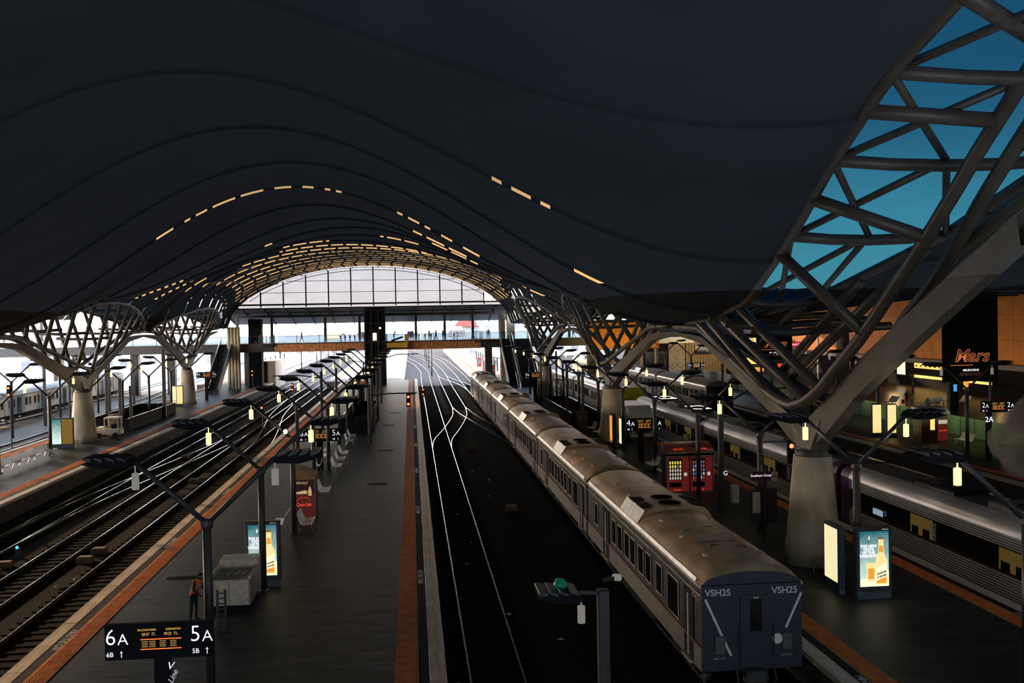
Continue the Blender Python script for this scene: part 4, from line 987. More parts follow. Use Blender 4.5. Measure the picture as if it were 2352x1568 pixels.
def enclosure(x0, x1, y0, y1, h, label, m='black', rail='steel_bright', fence=None):
    t = thing('stair_enclosure', label, 'stair enclosure', ((x0 + x1) / 2, y0, PZ))
    for a, b, c, d in ((x0, x0 + .12, y0, y1), (x1 - .12, x1, y0, y1), (x0, x1, y0, y0 + .12), (x0, x1, y1 - .12, y1)):
        n = max(1, int(max(b - a, d - c) / 2.0))
        for i in range(n):
            if d - c > b - a: MB().box(a, b, c + (d - c) * i / n + .02, c + (d - c) * (i + 1) / n - .02, PZ, PZ + h).build('wall_panel', m, t)
            else: MB().box(a + (b - a) * i / n + .02, a + (b - a) * (i + 1) / n - .02, c, d, PZ, PZ + h).build('wall_panel', m, t)
    for x in (x0 + .06, x1 - .06): MB().box(x - .03, x + .03, y0, y1, PZ + h, PZ + h + .06).build('top_rail', rail, t)
    return t
enclosure(-31.0, -27.0, 98.5, 117.5, 1.15, 'long dark ramp wall with bright top rails on the left platform')
enclosure(-6.6, -3.9, 91, 112, 1.25, 'dark sunken stairwell enclosure on the middle platform')
enclosure(14.4, 17.2, 91, 112, 1.25, 'dark ramp enclosure on the platform right of the train')
def mesh_fence(x0, x1, y0, y1, h, label, step=.14, m='pole', z=PZ, hr=(0.05, 1)):
    t = thing('fence', label, 'fence', ((x0 + x1) / 2, (y0 + y1) / 2, z)); L = math.hypot(x1 - x0, y1 - y0); n = int(L / step)
    for k in range(n + 1):
        f = k / n; x, y = x0 + (x1 - x0) * f, y0 + (y1 - y0) * f
        if k < 290: MB().bar((x, y, z), (x, y, z + h), .02, .02).build('bar', m, t)
    for q in hr: MB().bar((x0, y0, z + h * q), (x1, y1, z + h * q), .04, .04).build('rail', m, t)
    return t
mesh_fence(-6.9, -4.0, 114, 114, 1.3, 'barred gate behind the middle platform stairwell')
mesh_fence(14.6, 17.2, 114.5, 114.5, 1.2, 'barred gate behind the ramp right of the train')
mesh_fence(-30.6, -27.2, 119, 119, 1.3, 'barred gate behind the left ramp wall')
mesh_fence(-34.3, -34.4, 78, 104, 1.0, 'thin post and rail fence beyond the left platform', step=3.2, z=-.1, m='train_trim', hr=(.95,))

# ------------------------------------------------------------------ trains
def body_prism(x0, x1, z0, zt, y0, y1, m, name, parent):
    return MB().prism([(x0, z0), (x1, z0), (x1, zt), (x0, zt)], y0, y1).build(name, m, parent)
def roof_sheet(xc, hw, ze, zc, y0, y1, m, parent, name='roof', dome=.45, n=14, exp=2.3):
    rows = []
    ys = [(y0, .42), (y0 + .12, .2), (y0 + .35, .06), (y0 + .7, 0), ((y0 + y1) / 2, 0), (y1 - .7, 0), (y1 - .35, .06), (y1 - .12, .2), (y1, .42)]
    for y, d in ys:
        r = []
        for k in range(n + 1):
            s = -1 + 2 * k / n; s2 = math.copysign(abs(s) ** .85, s); h = (1 - abs(s2) ** exp) ** .62 if abs(s2) < 1 else 0
            r.append((xc + s2 * hw, y, ze + (zc - ze) * h * (1 - d * dome * 2)))
        rows.append(r)
    o = MB().sheet(rows).build(name, m, parent, smooth=True)
    for yy, rv in ((y0, False), (y1, True)):
        rr = rows[0] if not rv else rows[-1]; MB().poly([p for p in (rr if not rv else rr[::-1])]).build('roof_end', 'train_navy', o)
    return o
def bogies(t, xc, y0, y1, z0=.35):
    for yc in (y0 + 3.0, y1 - 3.0):
        f = MB().rbox(xc - 1.15, xc + 1.15, yc - 1.6, yc + 1.6, .45, .85, .05).build('bogie', 'black', t)
        for x in (xc - .82, xc + .82):
            for y in (yc - 1.1, yc + 1.1): MB().tube([(x - .07, y, .50), (x + .07, y, .50)], .45, 14).build('wheel', 'dark_steel', f)
    MB().rbox(xc - 1.2, xc + 1.2, y0 + 6.5, y1 - 6.5, .4, 1.0, .05).build('underframe', 'black', t)
WINS = [(2.4, 3.7, 1.75, 2.95), (4.4, 5.2, 1.9, 2.9), (5.9, 6.7, 1.9, 2.9), (7.0, 7.8, 1.9, 2.9), (8.3, 9.1, 1.9, 2.9), (9.3, 10.1, 1.9, 2.9), (10.6, 11.4, 1.9, 2.9), (11.7, 12.5, 1.9, 2.9), (15.6, 16.3, 1.9, 2.9)]
def old_car(xc, y0, L, label, roofm='train_roof', up='train_dark', low='train_lower', end='train_navy', hw=1.47, hump=8.2, lift=0.0, group='coaches of the brown train', glowin=False, red=True, vents=True):
    t = thing('railway_coach', label, 'railway coach', (xc, y0, .05), group); y1 = y0 + L; ze = 3.42
    MB().box(xc - hw + .03, xc + hw - .03, y0 + .05, y1 - .05, 1.0, ze).build('body', up, t)
    for s in (-1, 1):
        xs = xc + s * hw
        def side(a, b, ya, yb, za, zb): return MB().box(min(a, b), max(a, b), ya, yb, za, zb)
        side(xs - s * .03, xs, y0 + .05, y1 - .05, .98, 1.62).build('lower_panel', low, t)
        side(xs - s * .03, xs + s * .015, y0 + .05, y1 - .05, 1.62, 1.68).build('waist_trim', 'train_red' if red else up, t)
        side(xs - s * .03, xs + s * .03, y0 + .03, y1 - .03, ze - .07, ze).build('gutter', 'train_edge', t)
        side(xs - s * .03, xs + s * .012, y0 + .05, y1 - .05, ze - .30, ze - .26).build('trim_line', 'train_trim', t)
        sc = L / 18.25
        for a, b, za, zb in WINS:
            a, b = y0 + a * sc, y0 + b * sc; fr = side(xs - s * .01, xs + s * .012, a, b, za, zb).build('window_frame', 'train_trim', t)
            side(xs, xs + s * .016, a + .05, b - .05, za + .05, zb - .05).build('glass', 'black_gloss' if not glowin else 'train_inside', fr)
        for a, b in ((.8, 1.8), (13.2, 14.5)):
            a, b = y0 + a * sc, y0 + b * sc
            d = side(xs - s * .02, xs + s * .008, a, b, 1.05, 3.0).build('door', 'black', t); side(xs, xs + s * .03, (a + b) / 2 - .05, (a + b) / 2 + .05, 1.1, 2.9).build('door_pillar', 'train_trim', d); side(xs - s * .02, xs + s * .10, a, b, .98, 1.04).build('step', 'train_trim', d)
    roof_sheet(xc, hw, ze, 4.02, y0, y1, roofm, t)
    for s in (-1, 1):   # pale polished shoulder
        MB().sheet([[(xc + s * (hw + .02), y, ze - .01), (xc + s * (hw - .0), y, ze + .06), (xc + s * (hw - .03), y, ze + .12)] for y in (y0 + .5, y1 - .5)]).build('roof_shoulder', 'train_edge', t, smooth=True)
    # air conditioning hump
    h0, h1 = y0 + hump - .1, y0 + hump + 2.9
    hp = MB().prism([(xc - 1.42, 3.58), (xc - 1.15, 4.0), (xc - .55, 4.1), (xc + .55, 4.1), (xc + 1.15, 4.0), (xc + 1.42, 3.58)], h0, h1).build('roof_unit', roofm, t)
    for s in (-1, 1):
        MB().quad((xc + s * 1.44, h0, 3.57), (xc + s * 1.44, h1, 3.57), (xc + s * 1.15, h1, 4.02), (xc + s * 1.15, h0, 4.02)).build('unit_side', 'train_edge', hp)
        MB().box(xc + s * .95 - .22, xc + s * .95 + .22, h0 + .5, h0 + 1.3, 4.02, 4.075).build('grille', 'black', hp)
        MB().box(xc + s * .95 - .22, xc + s * .95 + .22, h0 + 1.7, h0 + 2.5, 4.02, 4.075).build('grille', 'black', hp)
    MB().lathe(xc, h0 + .9, [(.42, 4.09), (.42, 4.13), (.36, 4.13), (.34, 4.10)], 20).build('fan', 'black', hp); MB().lathe(xc, h0 + 2.1, [(.42, 4.09), (.42, 4.13), (.36, 4.13), (.34, 4.10)], 20).build('fan', 'black', hp)
    if vents:
        for k in range(6):
            yy = y0 + 1.6 + k * 2.6
            if hump - .6 < yy - y0 < hump + 3.4: continue
            for s in (-1, 1): MB().lathe(xc + s * .82, yy, [(.19, 3.86), (.19, 3.945), (.13, 3.96)], 12, sx=.6).build('roof_vent', 'train_trim', t)
    MB().box(xc - .55, xc + .55, y1 - .05, y1 + .14, 1.1, 3.3).build('gangway', 'black', t)
    MB().box(xc - hw + .02, xc + hw - .02, y0, y0 + .05, 1.0, ze + .02).build('end_wall', end, t)
    bogies(t, xc, y0, y1)
    return t
TL = ['nearest brown coach with VSH25 lettering on its navy end', 'second brown coach of the long brown train', 'third brown coach of the long brown train', 'fourth brown coach of the long brown train', 'fifth brown coach of the long brown train', 'farthest brown coach of the long brown train']
coaches = [old_car(9.4, 27.3 + 18.6 * k, 18.3, TL[k]) for k in range(6)]
c = coaches[0]; ye = 27.3
for x in (8.42, 10.36): text('VSH25', .265, (x, ye - .004, 3.21), 'white_paint', c, bold=.004, sx=1.02)
text('VSH25', .26, (7.925, 27.85, 3.0), 'train_tan', c, rot=(PI / 2, 0, -PI / 2))
MB().bar((8.05, ye - .01, 3.05), (8.78, ye - .01, 1.42), .012, .065).build('stripe', 'white_paint', c); MB().bar((10.84, ye - .01, 3.12), (10.38, ye - .01, 2.15), .012, .065).build('stripe', 'white_paint', c)
ed = MB().box(9.05, 9.95, ye - .05, ye, 1.1, 3.12).build('end_door', 'train_navy', c); MB().box(9.33, 9.67, ye - .06, ye - .05, 2.1, 3.0).build('door_glass', 'black_gloss', ed); MB().box(9.42, 9.58, ye - .07, ye - .05, 3.03, 3.07).build('plate', 'train_trim', ed)
for x in (9.02, 9.98): MB().tube([(x, ye - .04, 1.4), (x, ye - .14, 1.5), (x, ye - .14, 2.2), (x, ye - .04, 2.3)], .02, 6).build('grab_rail', 'train_navy', c)
MB().tube([(10.12, ye - .02, 1.86), (10.12, ye - .05, 1.86)], .15, 20).build('marker_disc', 'white_paint', c); MB().rbox(10.26, 10.54, ye - .08, ye, 1.55, 2.02, .02).build('end_box', 'gear', c); MB().rbox(8.3, 8.6, ye - .08, ye, 1.5, 2.0, .02).build('end_box', 'gear', c)
text('EAST END', .075, (8.45, ye - .01, 1.35), 'train_trim', c); text('EAST END', .075, (10.4, ye - .01, 1.38), 'train_trim', c)
MB().rbox(9.1, 9.7, ye - .35, ye, .75, 1.05, .04).build('coupler', 'dark_steel', c)
for x in (8.9, 9.15, 9.75, 10.0): MB().tube([(x, ye - .02, 1.1), (x + .05, ye - .15, .75), (x, ye - .05, .55)], .025, 6).build('hose', 'dark_steel', c)
for x, y in ((9.0, 29.4), (9.75, 29.2), (8.75, 31.6), (9.55, 32.0)): MB().tube([(x - .12, y, 3.94), (x - .12, y, 4.08), (x + .12, y + .05, 4.08), (x + .12, y + .05, 3.93)], .012, 5).build('lifting_loop', 'black', c)
MB().sheet([[(xx, yy, 4.034 - .085 * ((xx - 9.4) / 1.0) ** 2) for xx in (8.75, 9.05, 9.4, 9.75, 9.95)] for yy in (30.2, 31.3)]).build('roof_patch', 'train_edge' if False else 'train_tan', c)
# maroon and tan train with dark end
TL2 = ['nearest maroon and tan coach with a black end lettered LH32', 'second maroon and tan coach behind the lettered one', 'third sunlit coach of the maroon train', 'fourth sunlit coach of the maroon train']
for k in range(4):
    q = old_car(32.6, 104 + 22.4 * k, 22.0, TL2[k], roofm='train_roof_old', up='train_tan', low='train_tan', end='black', group='coaches of the maroon and tan train', hump=9.5)
    if k == 0:
        text('LH32', .3, (31.75, 103.98, 3.1), 'gear', q); text('LH32', .3, (33.55, 103.98, 3.1), 'gear', q)
        MB().box(31.1, 31.13, 106.5, 115, 1.0, 1.5).build('red_panel', 'train_red', q)

def vline(xc, y0, L, label, nose=False, group='carriages of the silver train', edge='vline_purple'):
    t = thing('railcar', label, 'railway carriage', (xc, y0, .05), group); y1 = y0 + L; hw = 1.48
    yb1 = y1 - (2.0 if nose else .0)
    MB().box(xc - hw + .05, xc + hw - .05, y0 + .02, yb1, .8, 3.2).build('body', 'vline_black', t)
    prof = [(-hw, 3.12), (-hw + .02, 3.25), (-hw + .12, 3.45), (-hw + .32, 3.60), (-.8, 3.66)]
    for s in (-1, 1):
        xs = xc + s * hw
        rows = [[(xc + (a if s < 0 else -a), y, z) for a, z in prof] for y in (y0 + .9, yb1 - (.0 if nose else .9))]
        MB().sheet(rows).build('roof_shoulder', 'vline_silver', t, smooth=True)
        for yy in (y0 + .0, yb1 - .9):
            if nose and yy > y0: continue
            MB().sheet([[(xc + (a if s < 0 else -a), y, z) for a, z in prof] for y in (yy, yy + .9)]).build('end_band', edge, t, smooth=True)
            MB().box(min(xs, xs - s * .06), max(xs, xs - s * .06), yy, yy + .9, .8, 3.14).build('end_band', edge, t)
        xa, xb = min(xs - s * .055, xs - s * .005), max(xs - s * .055, xs - s * .005)
        MB().box(xa, xb, y0 + .9, yb1 - .9, 2.66, 3.12).build('fluted_panel', 'gear', t); MB().box(xa, xb, y0 + .9, yb1 - .9, .82, 1.74).build('fluted_panel', 'gear', t)
        for z in [2.70 + .095 * k for k in range(5)] + [.86 + .1 * k for k in range(9)]:
            MB().prism([(xs - s * .01, z - .024), (xs + s * .022, z - .012), (xs + s * .022, z + .012), (xs - s * .01, z + .024)][::s], y0 + 1.0, yb1 - 1.0).build('flute', 'vline_flute', t)
        for k in range(9):
            a = y0 + 2.2 + k * (L - 4.4) / 9; b = a + (L - 4.4) / 9 - .35
            MB().box(min(xs - s * .05, xs - s * .02), max(xs - s * .05, xs - s * .02), a, b, 1.82, 2.6).build('window', 'black_gloss' if (k % 3) else 'train_inside', t)
            if k % 3 == 0:
                for q in range(2): MB().rbox(min(xs - s * .02, xs - s * .012), max(xs - s * .02, xs - s * .012), a + .2 + q * .9, a + .75 + q * .9, 1.82, 2.15, .002).build('seat_back', 'black', t)
        for k in (2, 6):
            a = y0 + 2.2 + k * (L - 4.4) / 9 - .30
            for z in range(8): MB().box(min(xs - s * .02, xs), max(xs - s * .02, xs), a, a + .5, 1.86 + z * .09, 1.90 + z * .09).build('vent_slat', 'vline_flute', t)
    MB().box(xc - .8, xc + .8, y0 + .5, yb1, 3.5, 3.66).build('roof_deck', 'gear', t)
    for k in range(3):
        a = y0 + 3.5 + k * (L - 7) / 3; MB().rbox(xc - .75, xc + .75, a, a + 3.2, 3.66, 3.9, .05).build('roof_pod', 'vline_black' if k != 1 else 'gear', t); MB().tube([(xc, a + 1.6, 3.9), (xc, a + 1.6, 3.95)], .5, 18).build('roof_fan', 'black', t)
    if nose:
        rows = []
        for d, sc, dz in ((0, 1, 0), (.6, .97, .05), (1.2, .88, .25), (1.7, .72, .7), (2.0, .5, 1.4)):
            rows.append([(xc + hw * sc * math.cos(a) * (1 if abs(math.cos(a)) < .75 else 1), yb1 + d, max(.9, .9 + (2.75 - dz) * math.sin(a) ** .6) if math.sin(a) > 0 else .9) for a in [PI * k / 14 for k in range(15)]])
        MB().sheet(rows).build('nose', 'vline_silver', t, smooth=True); MB().poly(rows[-1]).build('nose_front', 'black_gloss', t)
    bogies(t, xc, y0, y1)
    return t
vline(22.13, -.9, 23.8, 'silver carriage just outside the right frame edge')
v1 = vline(22.13, 23.3, 23.5, 'nearest silver carriage with purple ends and fluted sides')
v2 = vline(22.13, 47.3, 23.3, 'second silver carriage standing behind the big column')
v3 = vline(22.13, 71.1, 22.3, 'third silver carriage with a rounded cab beside the white truck', nose=True)
for par, yy in ((v1, 45.3), (v2, 48.7)):
    MB().box(20.60, 20.64, yy - .5, yy + .1, 2.75, 3.15).build('notice', glow('notice_blue', (.42, .62, .72), .5) if 'notice_blue' not in MATS else 'notice_blue', par)
    pn = MB().box(20.60, 20.64, yy - .45, yy + .15, 1.15, 1.85).build('logo_panel', 'booth', par); text('PT>', .3, (20.595, yy - .15, 1.5), 'black', pn, rot=(PI / 2, 0, -PI / 2))
text('Quiet carriage', .085, (20.595, 45.1, 2.95), 'black', v1, rot=(PI / 2, 0, -PI / 2))
MB().box(20.60, 20.64, 42.4, 43.3, 1.95, 2.2).build('notice', 'notice_blue', v1)
v4 = vline(22.13, 108, 19.5, 'far silver carriage behind the tree columns, nearer one', group='far silver carriages'); v5 = vline(22.13, 128, 19.5, 'far silver carriage behind the tree columns, farther one', group='far silver carriages')
t = thing('locomotive', 'yellow and blue locomotive between the silver trains', 'locomotive', (22.13, 98.5, .05))
MB().prism([(98.5, 1.0), (106.8, 1.0), (106.8, 3.9), (99.6, 3.9), (99.0, 3.3), (98.5, 2.9)], 20.75, 23.5, axis='x').build('body', 'loco_blue', t)
MB().prism([(98.44, 1.3), (98.5, 1.3), (98.5, 2.9), (99.0, 3.3), (99.58, 3.88), (99.54, 3.9), (98.95, 3.36), (98.44, 2.95)], 20.85, 23.4, axis='x').build('yellow_front', 'loco_yellow', t)
MB().box(20.9, 23.35, 99.6, 101.5, 3.9, 3.93).build('yellow_roof', 'loco_yellow', t)
for x in (21.4, 22.85): MB().prism([(98.9, 3.2), (98.93, 3.16), (99.42, 3.66), (99.39, 3.70)], x - .4, x + .4, axis='x').build('windscreen', 'black_gloss', t)
for x in (21.3, 22.95): MB().tube([(x, 98.46, 2.2), (x, 98.40, 2.2)], .14, 12).build('headlamp', 'black', t)
bogies(t, 22.13, 98.0, 107.2)

def metro(xc, y0, L, label):
    t = thing('metro_carriage', label, 'railway carriage', (xc, y0, .05), 'white and teal train carriages'); y1 = y0 + L; hw = 1.5
    MB().box(xc - hw + .03, xc + hw - .03, y0, y1, .95, 3.2).build('body', 'metro_white', t)
    MB().sheet([[(xc + hw * math.cos(a), y, 3.2 + .55 * math.sin(a)) for a in [PI * k / 10 for k in range(11)]] for y in (y0, y1)]).build('roof', 'metro_white', t, smooth=True)
    xs = xc + hw; MB().box(xs - .03, xs + .012, y0, y1, 3.02, 3.2).build('blue_band', 'metro_blue', t)
    for k in range(3):
        yc = y0 + L * (k + .5) / 3
        MB().box(xs - .03, xs + .010, yc - 1.7, yc + 1.7, 1.0, 3.02).build('teal_panel', 'metro_teal', t)
        d = MB().box(xs - .02, xs + .02, yc - .65, yc + .65, 1.0, 2.95).build('door', 'black_gloss', t); MB().box(xs + .0, xs + .03, yc - .03, yc + .03, 1.0, 2.95).build('door_seal', 'dark_steel', d)
        for q in (-3.0, 2.0):
            for j in range(3): MB().box(xs - .02, xs + .016, yc + q + j * .62, yc + q + j * .62 + .5, 1.75, 2.7).build('window', 'black_gloss' if j != 1 else 'booth', t)
    bogies(t, xc, y0, y1)
for k in range(3): metro(-48.0, 96 + 24 * k, 23.4, 'white and teal metro carriage on the far left, %s from the camera' % ORD[k])

# ------------------------------------------------------------------ right concourse
f = MB().box(43.75, 78, -16, 200, -.1, PZ).build('floor', 'tile_floor'); tag(f, 'brown polished concourse floor behind the glass fence', None, kind='structure')
t = thing('glass_fence', 'green lit glass fence along the far side of the right platform', 'fence', (43.6, 90, PZ))
for k in range(34):
    y = 52 + 2.0 * k
    MB().box(43.56, 43.62, y + .04, y + 1.96, PZ + .05, PZ + 1.55).build('glass_panel', 'green_wall', t); MB().box(43.54, 43.66, y - .03, y + .03, PZ, PZ + 1.6).build('post', 'pole', t)
    MB().tube([(43.5, y + .12, PZ + 1.25), (43.54, y + .12, PZ + 1.25)], .04, 8).build('clamp', 'steel_bright', t)
# orange clad upper building along the right side
wf_ = thing('rear_light_block', 'unseen dark wall added behind the camera to keep light out', None, (-6, -15, 0), kind='structure')  # added to close the open back of the hall against sky light
for k in range(17): MB().box(-75 + 8 * k, -67.04 + 8 * k, -15.3, -15, -.6, 21.5).build('wall_panel', 'roof', wf_)
wlf = thing('side_light_block', 'unseen dark side walls added out of view to keep light out', None, (-73.3, 40, 0), kind='structure')  # added on both sides to stop daylight reaching the near hall
for k in range(9): MB().box(-73.5, -73.2, -15 + 8 * k, -7.04 + 8 * k, -.6, 11.4).build('wall_panel', 'roof', wlf)
for k in range(6): MB().box(60, 60.3, -15 + 8 * k, -7.04 + 8 * k, -.6, 14).build('wall_panel', 'roof', wlf)
wrr = thing('wall_right', 'orange panelled upper wall of the right hand building', None, (60, 100, 5.6), kind='structure')
for k in range(34):
    y = 50 + 3.2 * k
    if 99.0 < y + .1 < 102.0: continue
    for z0, z1 in ((5.6, 8.0), (8.03, 10.6), (10.63, 13.4)):
        if 98.8 < y < 99.1: continue
        MB().box(60, 60.2, y + .02, min(y + 3.18, 99.4) if y < 99.4 < y + 3.2 else y + 3.18, z0, z1).build('cladding_panel', 'orange_wall', wrr)
MB().box(60, 60.3, 30, 200, 13.42, 15).build('parapet', 'black', wrr); MB().box(60.3, 60.5, 30, 200, 5.6, 13.4).build('backing_wall', 'black', wrr)
w2 = thing('window_2', 'dark window strip with white graphics in the orange wall', None, (59.9, 101, 6), kind='structure')
for z0, z1 in ((5.9, 8.9), (8.98, 9.9), (9.98, 12.2)): MB().box(59.85, 59.9, 99.5, 102.6, z0, z1).build('pane', mat('teal_pane', (.02, .06, .065), .15), w2)
for z in (5.86, 8.94, 9.94): MB().box(59.8, 59.9, 99.4, 102.7, z - .04, z + .04).build('frame', 'white_paint', w2)
MB().sheet([[(59.82, 99.7 + .25 * k, 10.6 + .5 * math.sin(k * .9)), (59.82, 99.7 + .25 * k, 10.95 + .6 * math.sin(k * .9 + .4))] for k in range(11)]).build('white_graphic', 'white_paint', w2)
MB().box(58.5, 78, 30, 200, 5.1, 5.6).build('ceiling_slab', 'dark_steel', wrr)
# recessed shop fronts
sw = thing('wall_back', 'dark recessed shop fronts of the concourse', None, (68, 100, PZ), kind='structure')
for k in range(24): MB().box(68, 68.3, 44 + 6 * k, 49.9 + 6 * k, PZ, 5.1).build('wall_panel', 'black', sw)
MB().box(43.8, 78, 199, 199.4, PZ, 13).build('end_panel', 'black', sw)
def shop(x, y, wd, z0, z1, m, label, side='x', extra=True):
    t = thing('shop_sign', label, 'illuminated sign', (x, y, z0))
    if side == 'x': MB().box(x - .1, x, y - wd / 2, y + wd / 2, z0, z1).build('panel', m, t); MB().box(x, x + .1, y - wd / 2 - .1, y + wd / 2 + .1, z0 - .1, z1 + .1).build('frame', 'black', t)
    else: MB().box(x - wd / 2, x + wd / 2, y - .1, y, z0, z1).build('panel', m, t); MB().box(x - wd / 2 - .08, x + wd / 2 + .08, y, y + .1, z0 - .08, z1 + .08).build('frame', 'black', t)
    if extra and side == 'x':
        for i in range(8):
            for j in range(2): MB().box(x - .13, x - .1, y - wd / 2 + wd * (i + .25) / 8, y - wd / 2 + wd * (i + .7) / 8, z0 + (z1 - z0) * (.18 + .45 * j), z0 + (z1 - z0) * (.38 + .45 * j)).build('menu_picture', 'ad_brown', t)
    return t
shop(67.9, 125, 9.5, 3.5, 4.6, 'warm_panel', 'bright yellow menu wall of the cafe left of the tall banner')
shop(67.9, 125.5, 8.5, 2.2, 2.55, 'warm_panel', 'low glowing counter strip below the cafe menu wall', extra=False)
shop(67.9, 133.5, 2.2, 2.4, 4.4, 'ad_cream', 'upright cream sign at the left end of the cafe', extra=False)
shop(66, 111, 5.0, 2.5, 2.8, 'warm_panel', 'amber lit shelf behind the seated people', extra=False)
shop(66, 90, 3.0, 2.6, 3.0, 'ad_amber', 'amber lit counter at the right frame edge', extra=False)
shop(52.6, 139, .95, 2.75, 4.0, 'coke_red', 'orange red drinks panel glowing on the concourse', side='y'); text('Coca-Cola', .24, (52.6, 138.87, 3.5), 'snack_white', bpy.data.objects['shop_sign.005'], shear=.3, sx=.7)
shop(51.35, 139, .55, 2.8, 3.9, 'snack_white', 'pale notice board left of the red drinks panel', side='y')
shop(49.2, 140, 3.2, 4.0, 4.9, 'warm_panel', 'yellow burger menu sign in the middle of the concourse', side='y'); shop(49.6, 140, 1.6, 2.9, 3.5, 'ad_amber', 'orange menu box under the yellow burger sign', side='y')
t = shop(59.6, 150, 3.0, 6.05, 6.7, 'red_sign', 'red sign reading Coach Terminals', side='y'); text('Coach Terminals', .40, (59.7, 149.87, 6.38), 'sign_white', t, bold=.006)
t = shop(51.4, 149, 2.9, 5.6, 8.1, 'black', 'poster with a splash of orange flame left of the dark banner', side='y')
random.seed(11)
for k in range(9):
    a = k * .7; cx = 52.0 - k * .22; MB().poly([(cx + .5 * math.cos(a), 148.85 - .01 * k, 7.0 + .5 * math.sin(a)), (cx + .9, 148.85 - .01 * k, 6.6 + k * .12), (cx + .7, 148.85 - .01 * k, 7.6), (cx - .3 * math.cos(a), 148.85 - .01 * k, 7.4 - k * .1)]).build('flame_print', ['warm_panel', 'ad_amber', 'ad_cream'][k % 3], t)
t = shop(62.3, 148, 1.9, 6.4, 8.0, 'pale_platform', 'poster with brown stone texture right of the red sign', side='y')
for k in range(4): MB().box(61.6 + k * .35, 61.9 + k * .35, 147.85, 147.9, 6.6, 7.7 + .1 * (k % 2)).build('brown_print', ['ad_brown', 'ad_amber', 'ad_gold', 'ad_amber'][k], t)
t = thing('info_screen', 'small glowing blue screen on a dark stand in the concourse', 'screen', (53.9, 95, PZ))
MB().rbox(53.5, 54.3, 95, 95.4, PZ, 3.9, .04).build('stand', 'black', t); MB().box(53.72, 54.08, 94.95, 95, 3.05, 3.75).build('display', 'blue_screen', t)
shop(55.6, 96, .5, 3.2, 4.2, 'ad_amber', 'small orange board right of the blue screen', side='y', extra=False)
# banners
def banner(x0, x1, y, z0, z1, label, big):
    t = thing('hanging_banner', label, 'banner', ((x0 + x1) / 2, y, z0)); MB().box(x0, x1, y, y + .18, z0, z1).build('panel', 'black', t); cx = (x0 + x1) / 2
    for x in (x0 + .6, x1 - .6): MB().box(x - .08, x + .08, y + .2, y + .36, PZ, z1 + 1.5).build('support', 'dark_steel', t)
    s = (x1 - x0) / 5.2
    for dx, m in ((0, 'neon_orange'),): text('Mars', 1.55 * s, (cx + .1, y - .01, z0 + 2.25 * s), m, t, shear=.25, bold=.045, sx=1.05); text('Mars', 1.55 * s, (cx + .1, y - .03, z0 + 2.25 * s), 'neon_dim', t, shear=.25, bold=.0, sx=1.05)
    MB().box(cx - 1.9 * s, cx + .2 * s, y - .02, y, z0 + 1.42 * s, z0 + 1.48 * s).build('underline', 'neon_orange', t)
    text('MELBOURNE', .26 * s, (cx, y - .02, z0 + 1.0 * s), 'sign_white', t, shear=.2, bold=.004); text('RENEGADES', .40 * s, (cx, y - .02, z0 + .62 * s), 'neon_dim', t, shear=.2)
    return t
banner(47.1, 52.3, 85, 4.75, 14.5, 'tall dark banner with orange Mars lettering at the right', True)
banner(45.9, 50.8, 130, 5.0, 10.5, 'dark Mars banner farther back between the tree tubes', False)
t = thing('concourse_column', 'thick grey column on the concourse behind the right roof tree', 'column', (53, 119, PZ)); MB().lathe(53, 119, [(1.0, PZ), (.85, 5), (.7, 9.5), (.9, 11)], 20).build('column', 'steel', t, smooth=True)
t = thing('concourse_column', 'slim pale mast left of the thick concourse column', 'column', (50.6, 121, PZ)); MB().tube([(50.6, 121, PZ), (50.6, 121, 8.6)], .13, 10).build('pole', 'steel_bright', t); MB().bar((50.6, 121, 4.9), (48.2, 121, 5.3), .2, .12).build('arm', 'steel_bright', t)
# lounge seats
for k, (x, y) in enumerate([(52.5, 98.5), (54.2, 100), (56.5, 102.5), (58.0, 101.0), (51.0, 103)]):
    t = thing('lounge_seat', 'white lounge seat on the brown concourse floor, %s counted from the fence' % ['second', 'third', 'fourth', 'fifth', 'nearest'][k], 'seat', (x, y, PZ), 'concourse lounge seats')
    MB().prism([(x - .5, PZ + .42), (x + .35, PZ + .36), (x + .75, PZ + .95), (x + .69, PZ + 1.0), (x + .3, PZ + .46), (x - .5, PZ + .5)], y - .8, y + .8).build('shell', 'white_paint', t)
    for q in (-.4, .3): MB().tube([(x + q, y, PZ), (x + q, y, PZ + .4)], .04, 6).build('leg', 'dark_steel', t)
# small warm lamps in the concourse ceiling
random.seed(5)
for k in range(14):
    x, y = 60 + random.uniform(0, 6), 88 + 4.2 * k
    t = MB().lathe(x, y, [(.05, 5.05), (.22, 4.9), (.22, 4.78), (.05, 4.76)], 12).build('ceiling_lamp', 'warm_white'); tag(t, 'small warm round ceiling lamp over the concourse shops, %s from the camera' % ORD[k], 'lamp', 'concourse ceiling lamps')
    MB().tube([(x, y, 5.0), (x, y, 5.12)], .05, 6).build('stem', 'black', t)
for k, (x, y, e) in enumerate([(63, 126, 260), (62, 100, 90), (52, 136, 160), (48, 150, 260)]): light('shop_light', 'POINT', (x, y, 4.3), e, (1, .62, .25), size=.5)
light('fence_light', 'AREA', (41.6, 76, 4.2), 170, (.75, 1.0, .35), rot=(0, math.radians(-40), 0), size=.6, sy=34)
light('wall_fill', 'AREA', (54, 112, 5.8), 420, (1, .62, .28), rot=(0, math.radians(-100), 0), size=1, sy=60)  # unseen fill added to brighten the orange wall
light('wall_fill', 'AREA', (33, 154, 6.0), 500, (1, .70, .25), rot=(math.radians(105), 0, 0), size=12, sy=1)  # unseen fill added to make the panel wall look lit yellow
